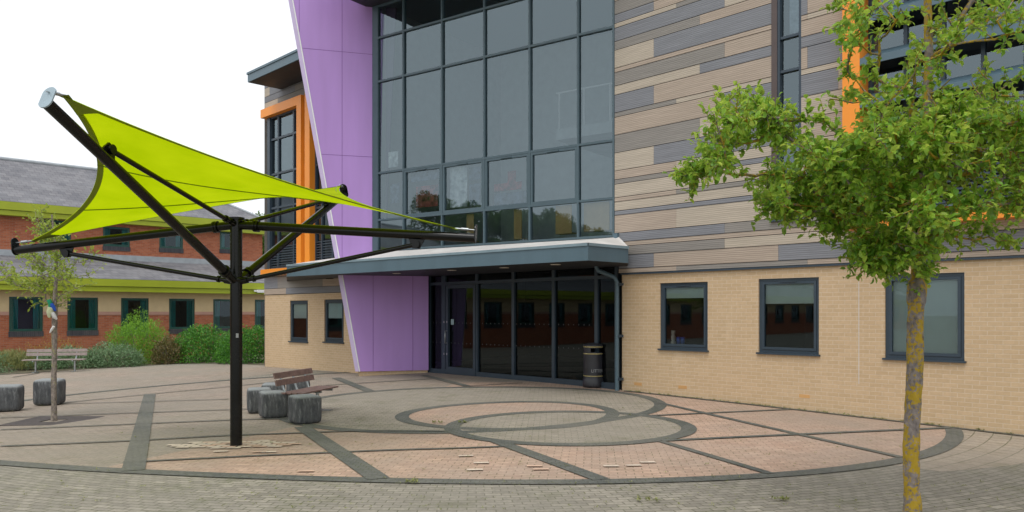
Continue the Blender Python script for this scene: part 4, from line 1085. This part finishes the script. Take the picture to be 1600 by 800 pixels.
# ------------------------------------------------------------------ benches
def bench(name, origin, axis, length, label, slm, nleg=3, sc=1.0):
    """local x along bench, local y towards the sitter's front"""
    ax = axis.normalized(); fr = V((ax.y, -ax.x, 0)); 
    Mx = Matrix(((ax.x*sc, fr.x*sc, 0, origin.x), (ax.y*sc, fr.y*sc, 0, origin.y), (0, 0, sc, gz(origin.x, origin.y)), (0, 0, 0, 1)))
    Bn = empty(name, (origin.x, origin.y, gz(origin.x, origin.y)), label, 'bench', 'slatted benches')
    for i in range(4):
        q = MB(); y = 0.08+i*0.115; q.box(0, length, y, y+0.095, 0.44, 0.47); bevel(q.build('seat_slat', slm, Bn, Mx), 0.005)
    for i in range(2):
        q = MB(); z = 0.58+i*0.13; y = -0.02-i*0.035
        q.add([(x, y+dy-dz*0.25, z+dz) for x in (0, length) for dy in (0, 0.03) for dz in (0, 0.105)], [(0, 1, 3, 2), (4, 6, 7, 5), (0, 4, 5, 1), (2, 3, 7, 6), (0, 2, 6, 4), (1, 5, 7, 3)]); bevel(q.build('back_slat', slm, Bn, Mx), 0.005)
    for i in range(nleg):
        x = length*(0.18+0.64*i/(nleg-1)); q = MB()
        q.tube([(x, 0.2, 0.0), (x, 0.2, 0.42)], 0.035, 8); q.tube([(x, 0.02, 0.42), (x, 0.52, 0.42)], 0.022, 8); q.tube([(x, 0.04, 0.40), (x, -0.02, 0.56), (x, -0.09, 0.80)], 0.024, 8)
        q.box(x-0.04, x+0.04, 0.0, 0.5, 0.01, 0.035); q.build('leg', M_steel, Bn, Mx)
    return Bn
na, fa = at(427, 586, 14.45), at(482, 578, 15.75)
bench('park_bench', V((na.x+0.06, na.y, 0)), V((fa.x-na.x, fa.y-na.y, 0)), 1.45, 'brown slatted bench among the dark stone cubes, seen end on', M_slat)
lb0, lb1 = onground(40, 578.5), onground(135, 577)
Yb = 28.2; pa, pb = V(((41-800)/F*Yb, Yb, 0)), V(((136-800)/F*(Yb+0.5), Yb+0.5, 0))
bench('park_bench', V((pa.x, pa.y, 0)), V((pb.x-pa.x, pb.y-pa.y, 0)), (pb-pa).length, 'weathered grey brown slatted bench in front of the low shrubs', M_slatg)

# ------------------------------------------------------------------ vegetation
def inpoly(x, y, poly):
    c = False; n = len(poly)
    for i in range(n):
        x1, y1 = poly[i]; x2, y2 = poly[(i+1) % n]
        if (y1 > y) != (y2 > y) and x < (x2-x1)*(y-y1)/(y2-y1)+x1: c = not c
    return c
def leaf(mb, p, d, n, L_, Wd, mi=0, oval=False):
    """folded, curved leaf: 2 x 2 quads"""
    s = d.cross(n)
    if s.length < 1e-4: s = d.orthogonal()
    s.normalize(); n = s.cross(d).normalized()
    if oval:
        e = p+d*L_-n*L_*0.14; m1 = p+d*L_*0.36+n*L_*0.05; m2 = p+d*L_*0.72+n*L_*0.01; k = n*Wd*0.17
        mb.add([p, m1+s*Wd*0.5+k, m2+s*Wd*0.42+k, e, m2-s*Wd*0.42+k, m1-s*Wd*0.5+k, m1, m2], [(0, 6, 1), (6, 7, 2, 1), (7, 3, 2), (0, 5, 6), (6, 5, 4, 7), (7, 4, 3)], mi, False); return
    a = p; m = p+d*L_*0.5+n*L_*0.05; e = p+d*L_-n*L_*0.12
    m1 = m+s*Wd*0.5+n*Wd*0.16; m2 = m-s*Wd*0.5+n*Wd*0.16
    mb.add([a, m1, e, m, m2], [(0, 3, 2, 1), (0, 4, 2, 3)], mi, False)
def rv(r): 
    while True:
        v = V((r.uniform(-1, 1), r.uniform(-1, 1), r.uniform(-1, 1)))
        if 0.05 < v.length < 1: return v.normalized()
def make_tree(name, base, trunk_pts, trunk_r, clumps, seed, leafm, bark, label, leaf_len, twigs, leaves_per, twig_len, group=None, droop=0.1):
    r = random.Random(seed); root = empty(name, base, label, 'tree', group)
    nodes = []   # pos, parent, weight
    prev = -1
    fine = []
    for a, b in zip(trunk_pts[:-1], trunk_pts[1:]):
        n = max(1, int((b-a).length/0.04)); fine += [a.lerp(b, i/n) for i in range(n)]
    fine.append(trunk_pts[-1])
    k = len(fine)
    for i, p in enumerate(fine): nodes.append([p, i-1, 0.0])
    crotch_i = min(range(k), key=lambda i: (fine[i]-trunk_pts[-2 if len(trunk_pts) == 2 else 1]).length)
    T = MB(); Br = MB(); Lf = MB()
    paths = []
    clumps = sorted(clumps, key=lambda c: (c[0]-fine[min(k-1, int(k*0.6))]).length)
    for (c, dens) in clumps:
        best = None
        for i in range(crotch_i, len(nodes)):
            p = nodes[i][0]
            d = (c-p); dl = d.length
            if dl < 0.06: continue
            pen = dl+max(0, (p.z-c.z)+0.05)*0.9+(0.25 if i < k else 0.0)*0
            if best is None or pen < best[0]: best = (pen, i)
        i = best[1]; p = nodes[i][0]; dist = (c-p).length; n = max(2, int(dist/0.10))
        hd = V((c.x-p.x, c.y-p.y, 0)); bend = V((0, 0, -0.12*dist))+rv(r)*0.08*dist
        pts = [p]; par = i
        for j in range(1, n+1):
            t = j/n; q_ = p.lerp(c, t)+bend*(4*t*(1-t))*0.5+rv(r)*0.012; nodes.append([q_, par, 0.0]); par = len(nodes)-1; pts.append(q_)
        paths.append((i, pts))
        j = par
        while j >= 0: nodes[j][2] += dens; j = nodes[j][1]
        # twigs + leaves
        outd = (c-V((base.x, base.y, c.z))); outd = outd.normalized() if outd.length > 0.1 else rv(r)
        for _ in range(max(1, int(twigs*dens))):
            d = (rv(r)+outd*0.5+V((0, 0, 0.25))).normalized(); s0 = pts[r.randint(max(0, len(pts)-4), len(pts)-1)]
            tl = twig_len*r.uniform(0.5, 1.2); e = s0+d*tl; mid = s0.lerp(e, 0.5)+rv(r)*0.03
            Br.tube([s0, mid, e], [0.0045, 0.003, 0.0015], 4, cap=False)
            nl = int(leaves_per*r.uniform(0.7, 1.3))
            for m_ in range(nl):
                t = 0.15+0.85*m_/max(1, nl-1); pp = s0.lerp(mid, t*2) if t < 0.5 else mid.lerp(e, t*2-1)
                ld = (d*0.4+rv(r)*0.9+V((0, 0, -droop))).normalized(); nn = (V((0, 0, 1))+rv(r)*0.7).normalized()
                leaf(Lf, pp, ld, nn, leaf_len*r.uniform(0.5, 1.25), leaf_len*r.uniform(0.42, 0.66), 0, True)
    def rad(w): return 0.004+0.0042*w**0.5*(trunk_r/0.07)
    for i0, pts in paths:
        # radius by following the stored weights
        rr2 = []
        for p in pts:
            pass
        idx = None
        rr2 = []
        # recover node ids: nodes were appended contiguously, so search once
        start = next(j for j in range(k, len(nodes)) if nodes[j][0] is pts[1])
        ws = [nodes[start+m_][2] for m_ in range(len(pts)-1)]
        rr2 = [min(trunk_r*0.55, rad(w)) for w in [ws[0]]+ws]
        rr2[-1] *= 0.7
        Br.tube(pts, rr2, 6, cap=False)
    # trunk
    tr = []
    tot = max(1, nodes[crotch_i][2])
    for i, p in enumerate(fine):
        if i <= crotch_i: w = trunk_r*(1.0+0.28*max(0, 1-i/8.0))*(1+0.10*noise.noise(p*5))+(0.010 if crotch_i-5 < i else 0)
        else: w = max(0.012, trunk_r*0.85*(1-0.75*(i-crotch_i)/max(1, k-crotch_i)))
        tr.append(w)
    T.tube([p+V((noise.noise(p*1.7), noise.noise(p*1.7+V((9, 9, 9))), 0))*0.018*(1 if i > 1 else 0) for i, p in enumerate(fine)], tr, 26)
    T.v = [tuple(V(v)+(V((v[0], v[1], 0))-V((base.x, base.y, 0))).normalized()*0.007*(noise.noise(V((v[0]*34, v[1]*34, v[2]*9)))+0.7*noise.noise(V((v[0]*80, v[1]*80, v[2]*40))))) for v in T.v]
    T.build('trunk', bark, root, I4); Br.build('branches', bark, root, I4); Lf.build('crown', leafm, root, I4)
    print(name, 'leaves', len(Lf.f)//2); return root
M_bark = barkmat('lichened bark', (0.21, 0.18, 0.165), (0.40, 0.27, 0.02), 0.85)
M_bark2 = barkmat('grey bark', (0.26, 0.22, 0.19), (0.30, 0.30, 0.12), 0.2)
M_leaf = leafmat('fresh tree leaves', [(0.03, 0.09, 0.008), (0.075, 0.22, 0.016), (0.14, 0.34, 0.022), (0.28, 0.48, 0.045), (0.48, 0.55, 0.09)], 0.45)
M_leaf2 = leafmat('olive young leaves', [(0.12, 0.20, 0.02), (0.24, 0.36, 0.04), (0.42, 0.48, 0.08)], 0.4)
tb = onground(1423, 815); Yt = tb.y
cr = at(1431, 444, Yt)
tp = [V((tb.x, tb.y, tb.z-0.05)), cr, at(1446, 300, Yt+0.03), at(1449, 150, Yt), at(1452, 0, Yt), at(1462, -150, Yt), at(1470, -260, Yt)]
MK = [(1062, 268), (1100, 250), (1118, 215), (1128, 150), (1160, 140), (1215, 150), (1290, 150), (1318, 120), (1300, 20), (1305, -120), (1380, -240), (1500, -300), (1660, -240), (1800, -60), (1880, 120), (1850, 290), (1720, 370), (1585, 335), (1530, 355), (1490, 405), (1440, 428), (1345, 415), (1325, 365), (1290, 330), (1235, 335), (1180, 320), (1140, 300), (1095, 285)]
rt = random.Random(21); clumps = []
def fill(n, box, fn):
    c = 0; tries = 0
    while c < n and tries < 60000:
        tries += 1
        x = rt.uniform(box[0], box[1]); y = rt.uniform(box[2], box[3])
        if not inpoly(x, y, MK) or not fn(x, y): continue
        cxn = (x-1450)/400; cyn = (y-130)/400; rr_ = max(0.1, 1-cxn*cxn-cyn*cyn*0.8)**0.5
        Y = Yt+rt.uniform(-1, 1)*1.25*rr_; p = at(x, y, Y)
        if min([(p-c_[0]).length for c_ in clumps] or [9]) < 0.13: continue
        gap = noise.noise(p*1.6+V((3, 1, 5)))
        if gap < -0.16: continue
        clumps.append((p, 0.80+1.0*max(0, gap) if y > 165 else 0.4)); c += 1
fill(285, (1060, 1880, 165, 430), lambda x, y: not (x > 1455 and y > 285 and rt.random() < 0.75))
fill(165, (1290, 1880, -300, 165), lambda x, y: True)
for p in ((1075, 270, 0), (1105, 262, .1), (1130, 180, -.2), (1140, 160, .1), (1350, 400, -.3), (1375, 385, 0), (1400, 380, -.5), (1360, 418, -.2), (1420, 395, -.4), (1440, 375, -.6), (1545, 372, .2), (1565, 380, .2), (1255, 330, 0), (1225, 315, -.2), (1385, 408, -.3), (1405, 412, -.5), (1330, 340, .2), (1310, 345, -.1)):
    clumps.append((at(p[0], p[1], Yt+p[2]), 0.9))
make_tree('young_tree', tb, tp, 0.070, clumps, 4, M_leaf, M_bark, 'leafy green tree with yellow lichened trunk, nearest the camera by the cladding wall', 0.072, 12, 11, 0.23)

# thin trees on the left
def thin_tree(px, py, Yadd, mask, n, seed, label, dx=0):
    global MK
    b = onground(px, py); Y = b.y+Yadd
    poly = mask; r = random.Random(seed); cl = []
    t = 0
    xs_ = [m[0] for m in mask]; ys_ = [m[1] for m in mask]
    while len(cl) < n and t < 20000:
        t += 1; x = r.uniform(min(xs_), max(xs_)); y = r.uniform(min(ys_), max(ys_))
        if inpoly(x, y, mask): cl.append((at(x, y, Y+r.uniform(-0.7, 0.7)), 0.40))
    pts = [V((b.x, b.y, b.z-0.05)), at(px+2, 480, Y), at(px+4, 400, Y), at(px-4, 335, Y)]
    return make_tree('thin_tree', b, pts, 0.046, cl, seed, M_leaf2, M_bark2, label, 0.07, 14, 8, 0.30, 'thin young trees on the left')
mk1 = [(2, 440), (10, 400), (35, 375), (55, 325), (78, 318), (100, 375), (125, 392), (148, 385), (152, 425), (120, 450), (112, 470), (70, 478), (45, 455)]
thin_tree(84, 658, 0, mk1, 62, 5, 'thin sparse tree with tied ribbons, standing in a dark square grate')
mk2 = [(-170, 420), (-120, 330), (-60, 330), (-5, 380), (22, 400), (18, 450), (-10, 490), (-80, 480), (-150, 470)]
thin_tree(-75, 668, 0, mk2, 50, 9, 'thin sparse tree reaching in at the left edge')
# tree grate
g0 = onground(84, 658); q = MB(); hs = 0.62
for x0, x1, y0, y1 in ((-hs, -0.16, -hs, hs), (0.16, hs, -hs, hs), (-0.16, 0.16, -hs, -0.2), (-0.16, 0.16, 0.2, hs)):
    q.box(g0.x+x0, g0.x+x1, g0.y+y0, g0.y+y1, g0.z-0.03, g0.z+0.012)
o = q.build('tree_grate', mat('dark grate', (0.075, 0.06, 0.055), 0.8, var=0.4, nscale=14)); tag(o, 'dark square grate around the foot of the thin ribboned tree', 'tree grate')
# ribbons tied on the trunk
Yr = onground(84, 658).y-0.1
RBN = empty('ribbon_bundle', at(79, 480, Yr), 'green, blue and white ribbons tied round the thin tree trunk', 'ribbons')
for col, pts, w_ in (((0.02, 0.35, 0.18), [(76, 468), (80, 476), (76, 482)], .035), ((0.02, 0.10, 0.55), [(80, 474), (83, 480), (87, 486)], .03), ((0.65, 0.7, 0.45), [(79, 480), (78, 488), (77, 496)], .045), ((0.75, 0.75, 0.75), [(82, 488), (85, 495), (89, 499)], .03), ((0.8, 0.8, 0.8), [(84, 510), (81, 515), (78, 520)], .02)):
    q = MB(); P_ = [at(x, y, Yr+0.02*i) for i, (x, y) in enumerate(pts)]; q.tube(P_, [w_, w_*1.3, w_*0.5], 7); q.build('ribbon', mat('ribbon cloth', col, 0.7), RBN, I4)

def shrub(name, c, rx, ry, rz, n, L_, m, label, cat='shrub', seed=1, upright=0.3, group=None, lump=0.35, narrow=0.5, stem=True):
    r = random.Random(seed); q = MB()
    g = gz(c.x, c.y)
    for _ in range(n):
        d = rv(r); 
        if d.z < -0.1: d.z = -d.z
        rad_ = (1+lump*noise.noise(d*2.3+V((seed, 0, 0)))+0.12*noise.noise(d*7))*(r.random()**0.22)
        p = V((c.x+d.x*rx*rad_, c.y+d.y*ry*rad_, g+0.02+max(0.0, d.z*rz*rad_)+r.uniform(0, 0.06)))
        ld = (d*0.7+rv(r)*0.8+V((0, 0, upright))).normalized()
        leaf(q, p, ld, (d+rv(r)*0.8).normalized(), L_*r.uniform(0.6, 1.3), L_*narrow*r.uniform(0.7, 1.2))
    root = empty(name, (c.x, c.y, g), label, cat, group); q.build('foliage', m, root, I4)
    if stem:
        q = MB()
        for k in range(9):
            a = 2*pi*k/9; q.tube([(c.x+0.05*cos(a), c.y+0.05*sin(a), g-0.05), (c.x+rx*0.3*cos(a), c.y+ry*0.3*sin(a), g+rz*0.4), (c.x+rx*0.7*cos(a), c.y+ry*0.7*sin(a), g+rz*0.7)], [0.03, 0.02, 0.008], 5)
        q.build('stems', M_bark2, root, I4)
    return root
mHedge = leafmat('glossy hedge leaves', [(0.02, 0.09, 0.010), (0.055, 0.21, 0.018), (0.13, 0.36, 0.03)], 0.2)
mLime = leafmat('light shrub leaves', [(0.07, 0.18, 0.015), (0.15, 0.34, 0.025), (0.28, 0.50, 0.05)], 0.3)
mJun = leafmat('grey green juniper', [(0.07, 0.14, 0.05), (0.14, 0.25, 0.11), (0.28, 0.40, 0.22)], 0.15)
mBrn = leafmat('russet shrub leaves', [(0.07, 0.08, 0.02), (0.15, 0.12, 0.04), (0.22, 0.17, 0.06)], 0.2)
mOr = leafmat('orange low flowers', [(0.20, 0.15, 0.03), (0.40, 0.20, 0.04), (0.45, 0.30, 0.06)], 0.2)
mGr = leafmat('pale long grass', [(0.12, 0.14, 0.04), (0.22, 0.24, 0.07), (0.34, 0.34, 0.14)], 0.2)
def gp_(px, Y): return V(((px-800)/F*Y, Y, 0))
shrub('round_shrub', gp_(214, 32.3), 1.22, 1.1, 1.78, 9000, 0.11, mLime, 'big rounded light green shrub under the third ground floor window', seed=2, upright=0.6, narrow=0.25)
shrub('hedge', gp_(318, 32.6), 1.38, 1.1, 1.42, 8500, 0.09, mHedge, 'dark glossy green clipped hedge bush left of the black post', 'hedge', seed=3, lump=0.15)
shrub('hedge', gp_(388, 31.2), 1.30, 1.0, 1.36, 8000, 0.09, mHedge, 'dark glossy green clipped hedge bush against the buff brick corner', 'hedge', seed=4, lump=0.15)
shrub('russet_shrub', gp_(262, 31.8), 0.62, 0.6, 0.95, 2500, 0.09, mBrn, 'small russet shrub between the light round shrub and the dark hedge', seed=5)
shrub('juniper', gp_(176, 30.6), 1.15, 0.8, 0.80, 5000, 0.12, mJun, 'low grey green juniper right of the weathered bench', seed=6, upright=0.2, narrow=0.22)
shrub('juniper', gp_(112, 30.2), 1.2, 0.8, 0.72, 4500, 0.12, mJun, 'low grey green juniper behind the weathered bench', seed=7, upright=0.2, narrow=0.22)
shrub('juniper', gp_(62, 29.8), 0.95, 0.8, 0.60, 3500, 0.12, mJun, 'low grey green juniper behind the left end of the weathered bench', seed=8, upright=0.2, narrow=0.22)
shrub('flower_clump', gp_(88, 31.6), 1.5, 0.5, 1.05, 1500, 0.10, mOr, 'orange tinted low flowers against the red brick wall behind the bench', 'flowers', seed=9, upright=0.9, narrow=0.2, stem=False)
shrub('grass_tuft', gp_(12, 29.3), 1.2, 0.7, 0.62, 3000, 0.2, mGr, 'pale long grass tuft at the left edge of the planting', 'grass tuft', seed=10, upright=1.2, narrow=0.1, stem=False)
shrub('juniper', gp_(-70, 28.0), 1.8, 0.9, 0.8, 3500, 0.13, mJun, 'low grey green juniper beyond the left edge', seed=11, upright=0.2, narrow=0.22)
# trees beyond the brick block
mFar = leafmat('far tree leaves', [(0.03, 0.07, 0.01), (0.07, 0.15, 0.02), (0.14, 0.24, 0.04)], 0.3)
def far_tree(px, Y, h, rx, seed, label, c=None):
    r = random.Random(seed); c = c or V(((px-800)/F*Y, Y, 0)); root = empty('broadleaf_tree', (c.x, c.y, 0), label, 'tree', 'trees beyond the brick block')
    q = MB(); q.tube([(c.x, c.y, -0.5), (c.x+0.1, c.y, h*0.4), (c.x, c.y, h*0.75)], [0.28, 0.2, 0.08], 8)
    for k in range(6):
        a = k*1.05; q.tube([(c.x, c.y, h*(0.3+0.05*k)), (c.x+rx*0.6*cos(a), c.y+rx*0.6*sin(a), h*(0.55+0.05*k))], [0.1, 0.03], 6)
    q.build('trunk', M_bark2, root, I4)
    q = MB()
    cl = [(V((c.x, c.y, h*0.62))+V((d.x*rx*0.65, d.y*rx*0.65, d.z*h*0.28)), r.uniform(0.7, 1.3)) for d in [rv(r)*r.uniform(0.5, 1.0) for _ in range(26)]]
    for p, s in cl:
        for _ in range(380):
            d = rv(r); pp = p+d*s*r.random()**0.3; leaf(q, pp, (d+rv(r)).normalized(), (V((0, 0, 1))+rv(r)*0.8).normalized(), 0.26, 0.17)
    q.build('crown', mFar, root, I4)
    return root
far_tree(398, 58, 9.6, 3.4, 3, 'leafy tree beyond the brick block, seen between its roof and the modern wing')
far_tree(440, 62, 9.0, 3.2, 4, 'leafy tree hidden mostly behind the modern wing')

proto = far_tree(0, 0, 14.5, 4.8, 11, 'unseen tall tree added behind the brick block for dark reflections in the glazing, first of a row', V((-14.5-0.69*44-9, 33-0.72*44+8, 0)))  # out-of-view row, added only as dark silhouettes for the glazing to reflect
words = ['second', 'third', 'fourth', 'fifth', 'sixth', 'seventh', 'eighth', 'ninth', 'tenth', 'eleventh']
rs_ = random.Random(77)
for i_, w_ in enumerate(words):
    c_ = proto.copy(); COL.objects.link(c_); c_['label'] = 'unseen tall tree added behind the brick block for dark reflections in the glazing, %s of a row' % w_
    c_.location = proto.location+V((-0.69*5.2*(i_+1), -0.72*5.2*(i_+1), rs_.uniform(-0.4, 0.0))); sc_ = rs_.uniform(0.92, 1.15); c_.scale = (sc_, sc_, sc_); c_.rotation_euler = (0, 0, rs_.uniform(0, 6))
    for ch in proto.children:
        d_ = ch.copy(); COL.objects.link(d_); d_.parent = c_
# weeds and moss in the joints
rw = random.Random(31); q = MB()
spots = []
for _ in range(150):
    uu = rw.uniform(0, 9.5); p = R.M @ V((uu, -0.02-abs(rw.gauss(0, 0.03)), 0)); spots.append((p.x, p.y, rw.uniform(0.5, 1.2)))
for _ in range(260):
    px, py = rw.uniform(0, 1600), rw.uniform(755, 800); p = onground(px, py); spots.append((p.x+rw.gauss(0, .02), p.y, rw.uniform(0.25, 0.7)))
for _ in range(170):
    px, py = rw.uniform(0, 1450), rw.uniform(610, 755); p = onground(px, py); spots.append((p.x, p.y, rw.uniform(0.3, 0.8)))
for px, py in ((644, 755), (1012, 784), (1230, 784), (680, 662), (730, 662)):
    p = onground(px, py); spots += [(p.x+rw.gauss(0, .05), p.y+rw.gauss(0, .03), 1.3) for _ in range(6)]
for x, y, sc_ in spots:
    z = gz(x, y)+0.02
    for _ in range(7):
        d = (rv(rw)+V((0, 0, 0.6))).normalized(); d.z = abs(d.z); leaf(q, V((x+rw.gauss(0, .012), y+rw.gauss(0, .012), z)), d, V((0, 0, 1)), 0.035*sc_*rw.uniform(0.6, 1.3), 0.014*sc_)
tag(q.build('weeds', mGr), 'tiny green weeds growing in the paving joints and along the wall base', 'weeds', kind='stuff')
